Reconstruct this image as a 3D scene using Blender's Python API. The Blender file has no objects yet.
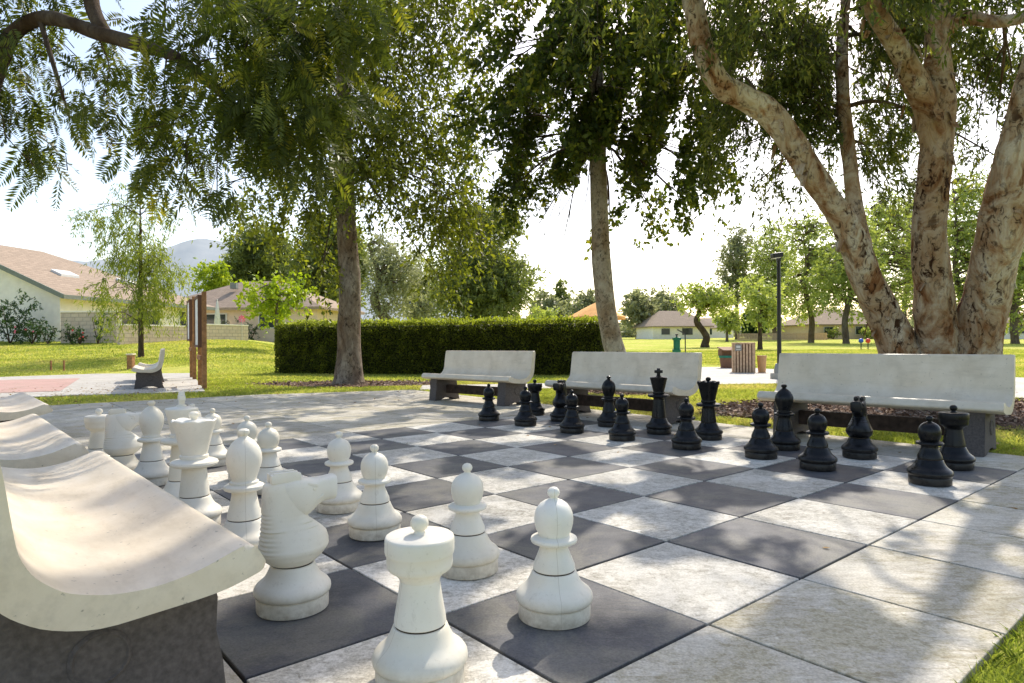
import bpy, bmesh, math
import numpy as np
from mathutils import Vector, Matrix, noise
from mathutils.geometry import tessellate_polygon

sc = bpy.context.scene
COL = sc.collection
rng = np.random.default_rng(7)
PI = math.pi

# ------------------------------------------------------------------ camera
CAMZ = 0.888
FOC = 657.0
PITCH, ROLL = -0.0016, -0.0067
cp_, sp_, cr_, sr_ = math.cos(PITCH), math.sin(PITCH), math.cos(ROLL), math.sin(ROLL)
fwd = Vector((0, cp_, -sp_)); up0 = Vector((0, sp_, cp_)); r0 = Vector((1, 0, 0))
Rv = cr_ * r0 + sr_ * up0
Uv = -(sr_ * r0 - cr_ * up0)
cam_d = bpy.data.cameras.new('camera'); cam = bpy.data.objects.new('camera', cam_d); COL.objects.link(cam)
cam.matrix_world = Matrix(((Rv.x, Uv.x, -fwd.x, 0), (Rv.y, Uv.y, -fwd.y, 0), (Rv.z, Uv.z, -fwd.z, CAMZ), (0, 0, 0, 1)))
cam_d.sensor_width = 36.0; cam_d.lens = FOC / 1024 * 36.0
cam_d.clip_start = 0.05; cam_d.clip_end = 9000
sc.camera = cam

def ray(px, py):
    return fwd * FOC + Rv * (px - 512) - Uv * (py - 341.5)
def at(px, py, z=0.0):            # point of height z seen in that direction
    r = ray(px, py); t = (z - CAMZ) / r.z
    return Vector((0, 0, CAMZ)) + r * t
def atd(px, py, d):               # point at distance d forward
    r = ray(px, py)
    return Vector((0, 0, CAMZ)) + r * (d / r.y)

# ------------------------------------------------------------------ object helpers
def tag(o, label=None, cat=None, group=None, kind=None):
    if label: o['label'] = label
    if cat: o['category'] = cat
    if group: o['group'] = group
    if kind: o['kind'] = kind
    return o
def empty(name, loc=(0, 0, 0), rz=0.0, label=None, cat=None, group=None):
    o = bpy.data.objects.new(name, None); COL.objects.link(o)
    o.empty_display_size = 0.1
    o.location = loc; o.rotation_euler = (0, 0, rz)
    return tag(o, label, cat, group)
def link_mesh(name, me, mats, parent=None, loc=None):
    o = bpy.data.objects.new(name, me); COL.objects.link(o)
    for m in (mats if isinstance(mats, (list, tuple)) else [mats]): me.materials.append(m)
    if parent: o.parent = parent
    if loc is not None: o.location = loc
    return o
def from_bm(name, bm, mats, parent=None, loc=None, smooth=None):
    bmesh.ops.recalc_face_normals(bm, faces=bm.faces)
    if smooth:
        lim = math.radians(smooth)
        for f in bm.faces: f.smooth = True
        for e in bm.edges:
            if len(e.link_faces) == 2 and e.calc_face_angle(0) > lim: e.smooth = False
    me = bpy.data.meshes.new(name); bm.to_mesh(me); bm.free()
    return link_mesh(name, me, mats, parent, loc)
def from_np(name, V, F, mats, parent=None, attr=None, smooth=False, matidx=None):
    """V (n,3), F (m,k) all faces with k corners"""
    V = np.asarray(V, np.float32); F = np.asarray(F, np.int32)
    me = bpy.data.meshes.new(name)
    me.vertices.add(len(V)); me.vertices.foreach_set('co', V.ravel())
    k = F.shape[1]
    me.loops.add(F.size); me.loops.foreach_set('vertex_index', F.ravel())
    me.polygons.add(len(F)); me.polygons.foreach_set('loop_start', np.arange(0, F.size, k, dtype=np.int32))
    try: me.polygons.foreach_set('loop_total', np.full(len(F), k, np.int32))
    except Exception: pass
    me.update(calc_edges=True)
    if smooth: me.polygons.foreach_set('use_smooth', np.ones(len(F), bool))
    if matidx is not None: me.polygons.foreach_set('material_index', np.asarray(matidx, np.int32))
    if attr is not None:
        a = me.attributes.new('rnd', 'FLOAT', 'POINT'); a.data.foreach_set('value', np.asarray(attr, np.float32))
    me.validate()
    return link_mesh(name, me, mats, parent)
def copy_tree(o, parent=None):
    c = o.copy(); COL.objects.link(c)
    if parent: c.parent = parent
    for ch in list(o.children): copy_tree(ch, c)
    return c

def box(bm, c, s, rz=0.0, bev=0.0, mi=0, rx=0.0, ry=0.0):
    r = bmesh.ops.create_cube(bm, size=1.0)
    vs = r['verts']
    bmesh.ops.scale(bm, vec=s, verts=vs)
    if bev > 0:
        es = list({e for v in vs for e in v.link_edges})
        rr = bmesh.ops.bevel(bm, geom=es, offset=bev, segments=2, affect='EDGES', profile=0.6)
        vs = list({v for f in rr['faces'] for v in f.verts} | {v for v in vs if v.is_valid})
    M = Matrix.Translation(c) @ Matrix.Rotation(rz, 4, 'Z') @ Matrix.Rotation(ry, 4, 'Y') @ Matrix.Rotation(rx, 4, 'X')
    bmesh.ops.transform(bm, matrix=M, verts=vs)
    for f in {f for v in vs for f in v.link_faces}: f.material_index = mi
    return vs
def lathe(bm, prof, n=40, c=(0, 0, 0), lobes=None, mi=0):
    rings = []
    for (r, z) in prof:
        if r < 1e-5: rings.append([bm.verts.new((c[0], c[1], c[2] + z))]); continue
        ring = []
        for k in range(n):
            a = 2 * PI * k / n; rr, zz = r, z
            if lobes: rr, zz = lobes(r, z, a)
            ring.append(bm.verts.new((c[0] + rr * math.cos(a), c[1] + rr * math.sin(a), c[2] + zz)))
        rings.append(ring)
    for A, B in zip(rings, rings[1:]):
        for k in range(n):
            k2 = (k + 1) % n
            if len(A) == 1 and len(B) == 1: continue
            if len(A) == 1: f = bm.faces.new((A[0], B[k], B[k2]))
            elif len(B) == 1: f = bm.faces.new((A[k], B[0], A[k2]))
            else: f = bm.faces.new((A[k], B[k], B[k2], A[k2]))
            f.material_index = mi
    if len(rings[0]) > 1: bm.faces.new(rings[0])
    if len(rings[-1]) > 1: bm.faces.new(rings[-1])
def extrude_poly(bm, pts, axis_o, ax, az, ay, w, bev=0.0):
    """extrude 2D outline (a,z) along ay by width w; axis vectors in 3D"""
    A = [bm.verts.new(axis_o + ax * p[0] + az * p[1]) for p in pts]
    B = [bm.verts.new(axis_o + ax * p[0] + az * p[1] + ay * w) for p in pts]
    n = len(pts)
    fa = bm.faces.new(A); fb = bm.faces.new(B[::-1])
    for k in range(n): bm.faces.new((A[k], B[k], B[(k + 1) % n], A[(k + 1) % n]))
    if bev:
        es = list(fa.edges) + list(fb.edges)
        bmesh.ops.bevel(bm, geom=es, offset=bev, segments=3, affect='EDGES', profile=0.5)
def catmull(P, R, m=6):
    P = [np.array(p, float) for p in P]; out = []; rad = []
    n = len(P)
    for i in range(n - 1):
        p0 = P[i - 1] if i > 0 else 2 * P[0] - P[1]
        p1, p2 = P[i], P[i + 1]
        p3 = P[i + 2] if i + 2 < n else 2 * P[-1] - P[-2]
        for k in range(m):
            t = k / m
            out.append(0.5 * ((2 * p1) + (-p0 + p2) * t + (2 * p0 - 5 * p1 + 4 * p2 - p3) * t * t + (-p0 + 3 * p1 - 3 * p2 + p3) * t ** 3))
            rad.append(R[i] + (R[i + 1] - R[i]) * t)
    out.append(P[-1]); rad.append(R[-1])
    return np.array(out), np.array(rad)
class Tubes:
    def __init__(s): s.V = []; s.F = []; s.n = 0
    def add(s, P, R, sides=8, m=6, bump=0.0, bfreq=3.0, flare=None):
        P, R = catmull(P, R, m)
        L = len(P)
        T = np.gradient(P, axis=0); T /= np.linalg.norm(T, axis=1)[:, None] + 1e-9
        ref = np.array([1., 0, 0]) if abs(T[0][0]) < .8 else np.array([0, 1., 0])
        N = np.cross(T[0], ref); N /= np.linalg.norm(N)
        V = np.zeros((L, sides, 3))
        ang = np.arange(sides) * 2 * PI / sides
        for i in range(L):
            N = N - T[i] * (N @ T[i]); N /= np.linalg.norm(N); B = np.cross(T[i], N)
            rr = np.full(sides, R[i])
            if bump:
                for k in range(sides):
                    q = P[i] + R[i] * (N * math.cos(ang[k]) + B * math.sin(ang[k]))
                    nn = noise.noise(Vector((q[0] * bfreq, q[1] * bfreq, q[2] * bfreq * .45)))
                    n2 = noise.noise(Vector((q[0] * bfreq * 3.1 + 9, q[1] * bfreq * 3.1, q[2] * bfreq * 1.0)))
                    n3 = noise.noise(Vector((q[0] * 6 + 4, q[1] * 6, q[2] * 3.2)))
                    rr[k] *= 1 + bump * (nn + .5 * n2) + (.055 * min(1, max(0, n3 * 9)) if bump > .13 else 0)
            V[i] = P[i] + rr[:, None] * (np.cos(ang)[:, None] * N + np.sin(ang)[:, None] * B)
        idx = np.arange(L * sides).reshape(L, sides) + s.n
        a = idx[:-1]; b = np.roll(idx, -1, 1)[:-1]; c = np.roll(idx, -1, 1)[1:]; d = idx[1:]
        s.F.append(np.stack([a, b, c, d], -1).reshape(-1, 4)); s.V.append(V.reshape(-1, 3)); s.n += L * sides
        return P
    def build(s, name, mat, parent=None):
        return from_np(name, np.concatenate(s.V), np.concatenate(s.F), mat, parent, smooth=True)

# ------------------------------------------------------------------ material helpers
def new_mat(name):
    m = bpy.data.materials.new(name); m.use_nodes = True
    nt = m.node_tree; nt.nodes.clear()
    out = nt.nodes.new('ShaderNodeOutputMaterial')
    return m, nt, out
class NT:
    def __init__(s, nt): s.nt = nt
    def n(s, typ, **kw):
        nd = s.nt.nodes.new(typ)
        for k, v in kw.items():
            if k.startswith('i_'):
                key = k[2:]
                key = int(key) if key.isdigit() else key.replace('_', ' ')
                nd.inputs[key].default_value = v
            else: setattr(nd, k, v)
        return nd
    def l(s, a, b): s.nt.links.new(a, b)
    def coord(s, kind='Object'): return s.n('ShaderNodeTexCoord').outputs[kind]
    def mapping(s, src, scale=(1, 1, 1), rot=(0, 0, 0), loc=(0, 0, 0)):
        m = s.n('ShaderNodeMapping'); s.l(src, m.inputs[0])
        m.inputs['Scale'].default_value = scale; m.inputs['Rotation'].default_value = rot; m.inputs['Location'].default_value = loc
        return m.outputs[0]
    def noise(s, src, scale, detail=5, rough=.55, dist=0.0):
        t = s.n('ShaderNodeTexNoise'); s.l(src, t.inputs['Vector'])
        t.inputs['Scale'].default_value = scale; t.inputs['Detail'].default_value = detail
        t.inputs['Roughness'].default_value = rough; t.inputs['Distortion'].default_value = dist
        return t.outputs[0]
    def ramp(s, src, stops, interp='LINEAR'):
        r = s.n('ShaderNodeValToRGB'); s.l(src, r.inputs[0]); cr = r.color_ramp; cr.interpolation = interp
        while len(cr.elements) < len(stops): cr.elements.new(0.5)
        for e, (p, c) in zip(cr.elements, stops):
            e.position = p; e.color = (c, c, c, 1) if isinstance(c, (int, float)) else (*c, 1)
        return r.outputs[0]
    def mix(s, f, a, b, mode='MIX'):
        m = s.n('ShaderNodeMix', data_type='RGBA', blend_type=mode)
        for inp, v in ((m.inputs[0], f), (m.inputs[6], a), (m.inputs[7], b)):
            if isinstance(v, (int, float)): inp.default_value = v
            elif isinstance(v, tuple): inp.default_value = (*v, 1)
            else: s.l(v, inp)
        return m.outputs[2]
    def math(s, op, a, b=0.0, clamp=False):
        m = s.n('ShaderNodeMath', operation=op, use_clamp=clamp)
        for inp, v in ((m.inputs[0], a), (m.inputs[1], b)):
            if isinstance(v, (int, float)): inp.default_value = v
            else: s.l(v, inp)
        return m.outputs[0]
    def bump(s, h, strength=.3, dist=.01):
        b = s.n('ShaderNodeBump'); b.inputs['Strength'].default_value = strength; b.inputs['Distance'].default_value = dist
        s.l(h, b.inputs['Height']); return b.outputs[0]
    def bsdf(s, col, rough=.6, spec=.5, normal=None, metal=0.0, out=None, coat=0.0):
        p = s.n('ShaderNodeBsdfPrincipled')
        if isinstance(col, tuple): p.inputs['Base Color'].default_value = (*col, 1)
        else: s.l(col, p.inputs['Base Color'])
        if isinstance(rough, (int, float)): p.inputs['Roughness'].default_value = rough
        else: s.l(rough, p.inputs['Roughness'])
        p.inputs['Specular IOR Level'].default_value = spec
        p.inputs['Metallic'].default_value = metal
        p.inputs['Coat Weight'].default_value = coat
        if normal is not None: s.l(normal, p.inputs['Normal'])
        if out is not None: s.l(p.outputs[0], out.inputs[0])
        return p.outputs[0]

def simple_mat(name, col, rough=.6, var=.15, scale=8.0, spec=.4, bump=.1, bscale=60, metal=0.0):
    m, nt, out = new_mat(name); t = NT(nt); c = t.coord()
    f = t.noise(c, scale, 4)
    dark = tuple(x * (1 - var) for x in col); lite = tuple(min(1, x * (1 + var)) for x in col)
    cc = t.ramp(f, [(.3, dark), (.7, lite)])
    t.bsdf(cc, rough, spec, t.bump(t.noise(c, bscale, 3), bump, .004), metal, out)
    return m
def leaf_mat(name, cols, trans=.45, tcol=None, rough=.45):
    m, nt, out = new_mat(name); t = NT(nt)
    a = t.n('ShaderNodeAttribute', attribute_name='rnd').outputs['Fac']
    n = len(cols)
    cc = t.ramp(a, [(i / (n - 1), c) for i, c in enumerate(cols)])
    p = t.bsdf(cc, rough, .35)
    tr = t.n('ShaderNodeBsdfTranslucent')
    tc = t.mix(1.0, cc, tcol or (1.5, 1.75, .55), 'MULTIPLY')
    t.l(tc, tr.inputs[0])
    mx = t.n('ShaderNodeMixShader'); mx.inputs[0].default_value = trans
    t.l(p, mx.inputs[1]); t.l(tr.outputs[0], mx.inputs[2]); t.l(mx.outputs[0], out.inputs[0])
    return m

# white piece plastic
def mat_piece(name, white):
    m, nt, out = new_mat(name); t = NT(nt); c = t.coord()
    g = t.n('ShaderNodeNewGeometry').outputs['Position']
    sep = t.n('ShaderNodeSeparateXYZ'); t.l(g, sep.inputs[0])
    low = t.n('ShaderNodeMapRange'); t.l(sep.outputs[2], low.inputs[0])
    low.inputs[1].default_value = 0.0; low.inputs[2].default_value = .11; low.inputs[3].default_value = 1.0; low.inputs[4].default_value = 0.0
    nz = t.noise(g, 28, 6, .7)
    spots = t.ramp(t.noise(g, 90, 4, .7), [(.60, 0.0), (.72, 1.0)])
    f = t.math('MULTIPLY', low.outputs[0], t.ramp(nz, [(.3, .15), (.65, 1.0)]))
    if white:
        big = t.ramp(t.noise(g, 6, 3), [(.3, (.80, .75, .63)), (.7, (.88, .85, .76))])
        cc = t.mix(t.math('MULTIPLY', f, .75), big, (.30, .235, .15))
        cc = t.mix(t.math('MULTIPLY', spots, .22), cc, (.32, .27, .18))
        geo = t.n('ShaderNodeNewGeometry')
        so = t.n('ShaderNodeSeparateXYZ'); t.l(c, so.inputs[0])
        line = t.math('LESS_THAN', t.math('ABSOLUTE', so.outputs[1]), .0008)
        cc = t.mix(t.math('MULTIPLY', line, .5), cc, (.42, .36, .26))
        scuff = t.ramp(t.noise(t.mapping(g, (1, 1, .35)), 17, 8, .8), [(.58, 0.0), (.68, 1.0)])
        cc = t.mix(t.math('MULTIPLY', scuff, .30), cc, (.40, .34, .24))
        oi = t.n('ShaderNodeObjectInfo').outputs['Random']
        cc = t.mix(1.0, cc, t.ramp(oi, [(0, (.93, .91, .86)), (1, (1.0, 1.0, 1.0))]), 'MULTIPLY')
        t.bsdf(cc, t.ramp(nz, [(.3, .38), (.7, .6)]), .4, t.bump(t.noise(g, 60, 4), .12, .003), 0, out)
    else:
        big = t.ramp(nz, [(.3, (.0035, .0038, .0045)), (.7, (.010, .010, .011))])
        cc = t.mix(t.math('MULTIPLY', f, .5), big, (.07, .058, .045))
        cc = t.mix(t.math('MULTIPLY', spots, .2), cc, (.05, .045, .04))
        t.bsdf(cc, t.ramp(nz, [(.3, .22), (.7, .42)]), .28, t.bump(t.noise(g, 60, 4), .15, .003), 0, out)
    return m
M = {}
M['white_piece'] = mat_piece('white_plastic', True)
M['black_piece'] = mat_piece('black_plastic', False)
M['groove'] = simple_mat('dark_seam', (.055, .038, .022), .8)  # dark brown ring in the gap between base and stem

def mat_slab(name, c1, c2, stain, sscale=3.0, streak_rot=0.0, amount=.6, rough=.75, iso=False, stain2=(.3, .28, .2, .3)):
    m, nt, out = new_mat(name); t = NT(nt)
    g = t.n('ShaderNodeNewGeometry').outputs['Position']
    a = t.n('ShaderNodeAttribute', attribute_name='rnd').outputs['Fac']
    # per slab offset
    cmb = t.n('ShaderNodeCombineXYZ'); t.l(t.math('MULTIPLY', a, 37.0), cmb.inputs[0]); t.l(t.math('MULTIPLY', a, 11.0), cmb.inputs[2])
    va = t.n('ShaderNodeVectorMath', operation='ADD'); t.l(g, va.inputs[0]); t.l(cmb.outputs[0], va.inputs[1])
    v = va.outputs[0]
    base = t.ramp(t.noise(v, sscale, 5, .6), [(.3, c1), (.7, c2)])
    st = t.noise(t.mapping(v, (4, 7, 1) if iso else (2.2, 9, 1), (0, 0, streak_rot)), (5.5 if iso else 3.2), 9, .85, .8)
    blot = t.noise(v, 2.3, 4, .6)
    msk = t.math('MULTIPLY', t.ramp(st, [(.44, 0.0), (.60, 1.0)]), t.ramp(blot, [(.34, .2), (.60, 1.0)]))
    cc0 = t.mix(t.math('MULTIPLY', msk, amount), base, stain)
    bl2 = t.noise(v, 2.6 if not iso else 7.0, 7, .72, .5)
    cc = t.mix(t.math('MULTIPLY', t.ramp(bl2, [(.47, 0.0), (.60, 1.0)]), stain2[3]), cc0, stain2[:3])
    spk = t.ramp(t.noise(v, 34, 8, .8), [(.49, 0.0), (.58, 1.0)])
    cc = t.mix(t.math('MULTIPLY', t.math('MULTIPLY', spk, t.ramp(bl2, [(.43, 0.0), (.56, 1.0)])), .5), cc, stain)
    fine = t.noise(v, 130, 3, .6)
    cc = t.mix(.35, cc, t.ramp(fine, [(.3, .25), (.7, .9)]), 'OVERLAY')
    tint = t.ramp(a, [(0, .84), (1, 1.08)])
    cc = t.mix(1.0, cc, tint, 'MULTIPLY')
    h = t.math('ADD', t.math('MULTIPLY', st, .7), t.math('MULTIPLY', fine, .5))
    t.bsdf(cc, rough, .22, t.bump(h, .35, .004), 0, out)
    return m
M['tile_light'] = mat_slab('light_concrete_square', (.62, .585, .51), (.78, .745, .66), (.17, .15, .11), 3, .85, .75, iso=True, stain2=(.42, .39, .32, .45))
M['tile_dark'] = mat_slab('dark_concrete_square', (.056, .058, .066), (.125, .126, .134), (.17, .16, .15), 4, .85, .4, .58)
M['border'] = mat_slab('border_concrete', (.46, .43, .37), (.66, .62, .53), (.20, .165, .085), 2, .85, .75, stain2=(.36, .32, .19, .5))
M['joint'] = simple_mat('joint_dirt', (.012, .010, .007), .95)
M['path'] = mat_slab('path_concrete', (.50, .48, .44), (.60, .58, .53), (.36, .33, .28), 1.2, 0, .4)
M['bench_shell'] = None
def mat_bench():
    m, nt, out = new_mat('painted_bench_concrete'); t = NT(nt); g = t.coord()
    base = t.ramp(t.noise(g, 5, 5, .6), [(.3, (.66, .565, .42)), (.7, (.77, .68, .54))])
    st = t.noise(t.mapping(g, (5, 1.2, 5)), 3, 8, .7)
    cc = t.mix(t.math('MULTIPLY', t.ramp(st, [(.5, 0.0), (.68, 1.0)]), .22), base, (.30, .25, .18))
    pits = t.ramp(t.noise(g, 55, 3, .6), [(.665, 0.0), (.72, 1.0)])
    grime = t.ramp(t.noise(g, 2.3, 8, .75, 1.0), [(.47, 0.0), (.62, 1.0)])
    cc = t.mix(t.math('MULTIPLY', grime, .16), cc, (.34, .28, .19))
    cc = t.mix(t.math('MULTIPLY', pits, .6), cc, (.19, .16, .12))
    t.bsdf(cc, t.ramp(st, [(.3, .35), (.7, .6)]), .45, t.bump(t.noise(g, 40, 4), .2, .004), 0, out)
    return m
M['bench_shell'] = mat_bench()
M['bench_leg'] = simple_mat('dark_bench_pedestal', (.105, .09, .082), .8, .28, 70, .3, .5, 150)
M['bench_beam'] = simple_mat('brown_stretcher', (.055, .036, .026), .8, .5, 18, .2, .5, 60)

def mat_bark(name, cols, sc1=5.0, zs=.35, bumpd=.03, crack=(.05, .032, .022), crackw=.5):
    m, nt, out = new_mat(name); t = NT(nt); g = t.n('ShaderNodeNewGeometry').outputs['Position']
    v = t.mapping(g, (1, 1, zs))
    nz = t.noise(v, sc1, 7, .65, 1.2)
    n = len(cols)
    cc = t.ramp(nz, [(.28 + .44 * i / (n - 1), c) for i, c in enumerate(cols)])
    nz2 = t.noise(v, sc1 * 4.5, 6, .7, .8)
    cr = t.ramp(nz2, [(.40, 1.0), (.49, 0.0)])
    big = t.ramp(t.noise(v, sc1 * .8, 3, .5), [(.35, .15), (.6, 1.0)])
    cc = t.mix(t.math('MULTIPLY', t.math('MULTIPLY', cr, big), crackw), cc, crack)
    cc = t.mix(1.0, cc, t.ramp(t.noise(v, sc1 * .45, 3, .6), [(.35, (.62, .50, .40)), (.62, (1.0, 1.0, 1.0))]), 'MULTIPLY')
    h = t.math('ADD', nz, t.math('MULTIPLY', nz2, .6))
    t.bsdf(cc, .9, .15, t.bump(h, .8, bumpd), 0, out)
    return m
M['bark_paper'] = mat_bark('paperbark', [(.08, .032, .012), (.26, .12, .05), (.40, .26, .15), (.52, .41, .28), (.62, .54, .42), (.40, .27, .16), (.19, .085, .035)], 3.4, .6, .07, (.055, .027, .014), 1.0)
M['bark_grey'] = mat_bark('grey_bark', [(.12, .09, .07), (.26, .215, .17), (.42, .37, .30)], 5, .5, .03, (.04, .03, .02), .9)
M['bark_birch'] = mat_bark('pale_bark', [(.22, .18, .13), (.42, .37, .29), (.52, .47, .38)], 5, .8, .02, (.04, .03, .022), .85)
M['bark_dark'] = mat_bark('dark_bark', [(.05, .035, .025), (.10, .075, .055), (.15, .12, .09)], 9, .4, .02)
M['bark_far'] = mat_bark('distant_bark', [(.10, .08, .065), (.17, .14, .11), (.22, .19, .15)], 3, .4, .02)
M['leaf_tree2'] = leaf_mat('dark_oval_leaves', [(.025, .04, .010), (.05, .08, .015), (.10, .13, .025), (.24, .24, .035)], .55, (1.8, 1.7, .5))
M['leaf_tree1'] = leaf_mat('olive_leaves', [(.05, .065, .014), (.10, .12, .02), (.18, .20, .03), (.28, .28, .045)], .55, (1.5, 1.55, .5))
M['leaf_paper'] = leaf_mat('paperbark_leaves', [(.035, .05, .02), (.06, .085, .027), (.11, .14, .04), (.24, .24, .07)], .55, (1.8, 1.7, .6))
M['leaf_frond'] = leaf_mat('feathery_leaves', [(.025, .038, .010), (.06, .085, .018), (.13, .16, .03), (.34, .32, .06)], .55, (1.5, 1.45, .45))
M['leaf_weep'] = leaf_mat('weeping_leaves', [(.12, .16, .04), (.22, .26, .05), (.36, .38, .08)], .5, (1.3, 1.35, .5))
M['leaf_lime'] = leaf_mat('lime_leaves', [(.18, .26, .02), (.32, .42, .03), (.46, .52, .05)], .5, (1.2, 1.2, .5))
M['leaf_far_green'] = leaf_mat('far_green_leaves', [(.20, .25, .09), (.32, .38, .12), (.46, .50, .18)], .5, (1.3, 1.3, .6))
M['leaf_far_grey'] = leaf_mat('far_grey_green_leaves', [(.20, .22, .13), (.29, .31, .18), (.38, .40, .24)], .5, (1.1, 1.1, .8))
M['leaf_pine'] = leaf_mat('pine_needles', [(.10, .13, .055), (.19, .23, .08), (.30, .33, .13)], .5, (1.3, 1.3, .6))
M['leaf_hedge'] = leaf_mat('hedge_leaves', [(.028, .034, .010), (.08, .095, .02), (.17, .18, .035), (.34, .34, .07)], .55)
M['leaf_shrub'] = leaf_mat('shrub_leaves', [(.02, .045, .015), (.04, .08, .02), (.07, .11, .03)], .35)
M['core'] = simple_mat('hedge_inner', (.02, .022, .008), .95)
M['grass'] = leaf_mat('grass_blades', [(.26, .32, .06), (.40, .44, .11), (.54, .53, .17), (.64, .55, .28)], .5, (1.2, 1.2, .6), .5)
def mat_ground():
    m, nt, out = new_mat('lawn_ground'); t = NT(nt); g = t.n('ShaderNodeNewGeometry').outputs['Position']
    big = t.noise(g, .25, 5, .6); mid = t.noise(t.mapping(g, (1, 1, 1)), 2.2, 6, .65); fine = t.noise(g, 45, 4, .7)
    cc = t.ramp(mid, [(.3, (.26, .33, .04)), (.5, (.38, .43, .065)), (.7, (.50, .50, .11))])
    cc = t.mix(t.ramp(big, [(.45, 0.0), (.68, .8)]), cc, (.58, .50, .16))
    cc = t.mix(.55, cc, t.ramp(fine, [(.3, .15), (.7, .95)]), 'OVERLAY')
    t.bsdf(cc, .95, .05, t.bump(fine, 1.0, .03), 0, out)
    return m
M['ground'] = mat_ground()
M['mulch_base'] = simple_mat('mulch_soil', (.10, .062, .04), .95, .5, 20, .1, 1.0, 50)
def mat_rnd(name, cols, rough=.8, trans=0.0):
    return leaf_mat(name, cols, trans, (1, 1, 1), rough)
M['chips'] = mat_rnd('bark_chips', [(.08, .045, .03), (.17, .10, .065), (.30, .20, .14), (.42, .33, .26)])
M['litter'] = mat_rnd('dry_leaves', [(.16, .08, .03), (.30, .17, .06), (.42, .28, .10)], .7, .2)
M['stucco'] = simple_mat('cream_stucco', (.95, .88, .80), .9, .06, 3, .2, .4, 30)
M['stucco2'] = simple_mat('tan_stucco', (.78, .62, .47), .9, .06, 3, .2, .4, 30)
M['trim'] = simple_mat('grey_green_trim', (.20, .22, .19), .6)
M['white_paint'] = simple_mat('white_paint', (.78, .77, .74), .5, .05)
M['glass_dark'] = simple_mat('dark_window', (.03, .045, .05), .08, .1, 2, .8, .0)
def mat_rows(name, c1, c2, mortar, bw, bh, ms=.02, rough=.85, axis='xz'):
    m, nt, out = new_mat(name); t = NT(nt); c = t.coord()
    sep = t.n('ShaderNodeSeparateXYZ'); t.l(c, sep.inputs[0]); cmb = t.n('ShaderNodeCombineXYZ')
    t.l(t.math('ADD', sep.outputs[0], sep.outputs[1]), cmb.inputs[0]); t.l(sep.outputs[2], cmb.inputs[1])
    b = t.n('ShaderNodeTexBrick'); t.l(cmb.outputs[0], b.inputs['Vector'])
    b.inputs['Color1'].default_value = (*c1, 1); b.inputs['Color2'].default_value = (*c2, 1); b.inputs['Mortar'].default_value = (*mortar, 1)
    b.inputs['Scale'].default_value = 1; b.inputs['Brick Width'].default_value = bw; b.inputs['Row Height'].default_value = bh
    b.inputs['Mortar Size'].default_value = ms
    cc = t.mix(.3, b.outputs[0], t.ramp(t.noise(c, 6, 5, .7), [(.3, .3), (.7, .8)]), 'OVERLAY')
    t.bsdf(cc, rough, .2, t.bump(b.outputs[1], -.5, .01), 0, out)
    return m
M['block'] = mat_rows('tan_block_wall', (.68, .55, .43), (.60, .48, .38), (.42, .34, .27), .4, .2, .015)
M['shingle'] = mat_rows('brown_shingles', (.37, .285, .215), (.31, .24, .18), (.23, .18, .13), .5, .14, .012)
M['wood'] = simple_mat('brown_wood', (.34, .17, .075), .75, .4, 14, .3, .4, 40)
M['wood_slat'] = simple_mat('tan_wood_slat', (.64, .44, .29), .75, .25, 14)
M['wood_dark'] = simple_mat('dark_wood_gap', (.16, .08, .045), .8)
M['metal_black'] = simple_mat('black_metal', (.02, .02, .022), .4)
M['metal_grey'] = simple_mat('grey_metal', (.3, .3, .3), .4, .1, 8, .5, .1, 60, .6)
M['green_paint'] = simple_mat('green_paint', (.01, .17, .085), .4)
M['green_lid'] = simple_mat('green_lid', (.02, .22, .14), .5)
M['tan_bin'] = simple_mat('tan_bin', (.60, .34, .16), .7, .15, 30)
M['brown_bin'] = simple_mat('brown_bin', (.24, .13, .075), .8, .15, 30)
M['orange_cloth'] = simple_mat('orange_canvas', (.92, .45, .14), .85)
M['white_cloth'] = simple_mat('white_canvas', (.72, .70, .66), .85)
M['pink'] = simple_mat('pink_paint', (.75, .16, .25), .5)
M['red'] = simple_mat('red_paint', (.7, .05, .04), .4)
M['blue'] = simple_mat('blue_paint', (.04, .12, .6), .4)
M['court_red'] = mat_slab('faded_red_court', (.52, .31, .27), (.58, .38, .33), (.40, .26, .22), 1.2, 0, .4)
M['paper'] = simple_mat('notice_paper', (.75, .75, .72), .6)
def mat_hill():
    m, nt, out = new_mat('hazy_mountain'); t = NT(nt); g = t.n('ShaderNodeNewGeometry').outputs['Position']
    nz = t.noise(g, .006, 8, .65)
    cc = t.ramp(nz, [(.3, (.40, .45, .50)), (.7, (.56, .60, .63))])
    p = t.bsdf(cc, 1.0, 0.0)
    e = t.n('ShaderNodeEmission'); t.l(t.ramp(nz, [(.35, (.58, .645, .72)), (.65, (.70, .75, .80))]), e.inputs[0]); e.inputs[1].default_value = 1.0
    mx = t.n('ShaderNodeMixShader'); mx.inputs[0].default_value = .72  # share of emission that paints distance haze into the hills
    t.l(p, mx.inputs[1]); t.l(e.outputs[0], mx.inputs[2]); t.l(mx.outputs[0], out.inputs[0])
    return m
M['hill'] = mat_hill()

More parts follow.
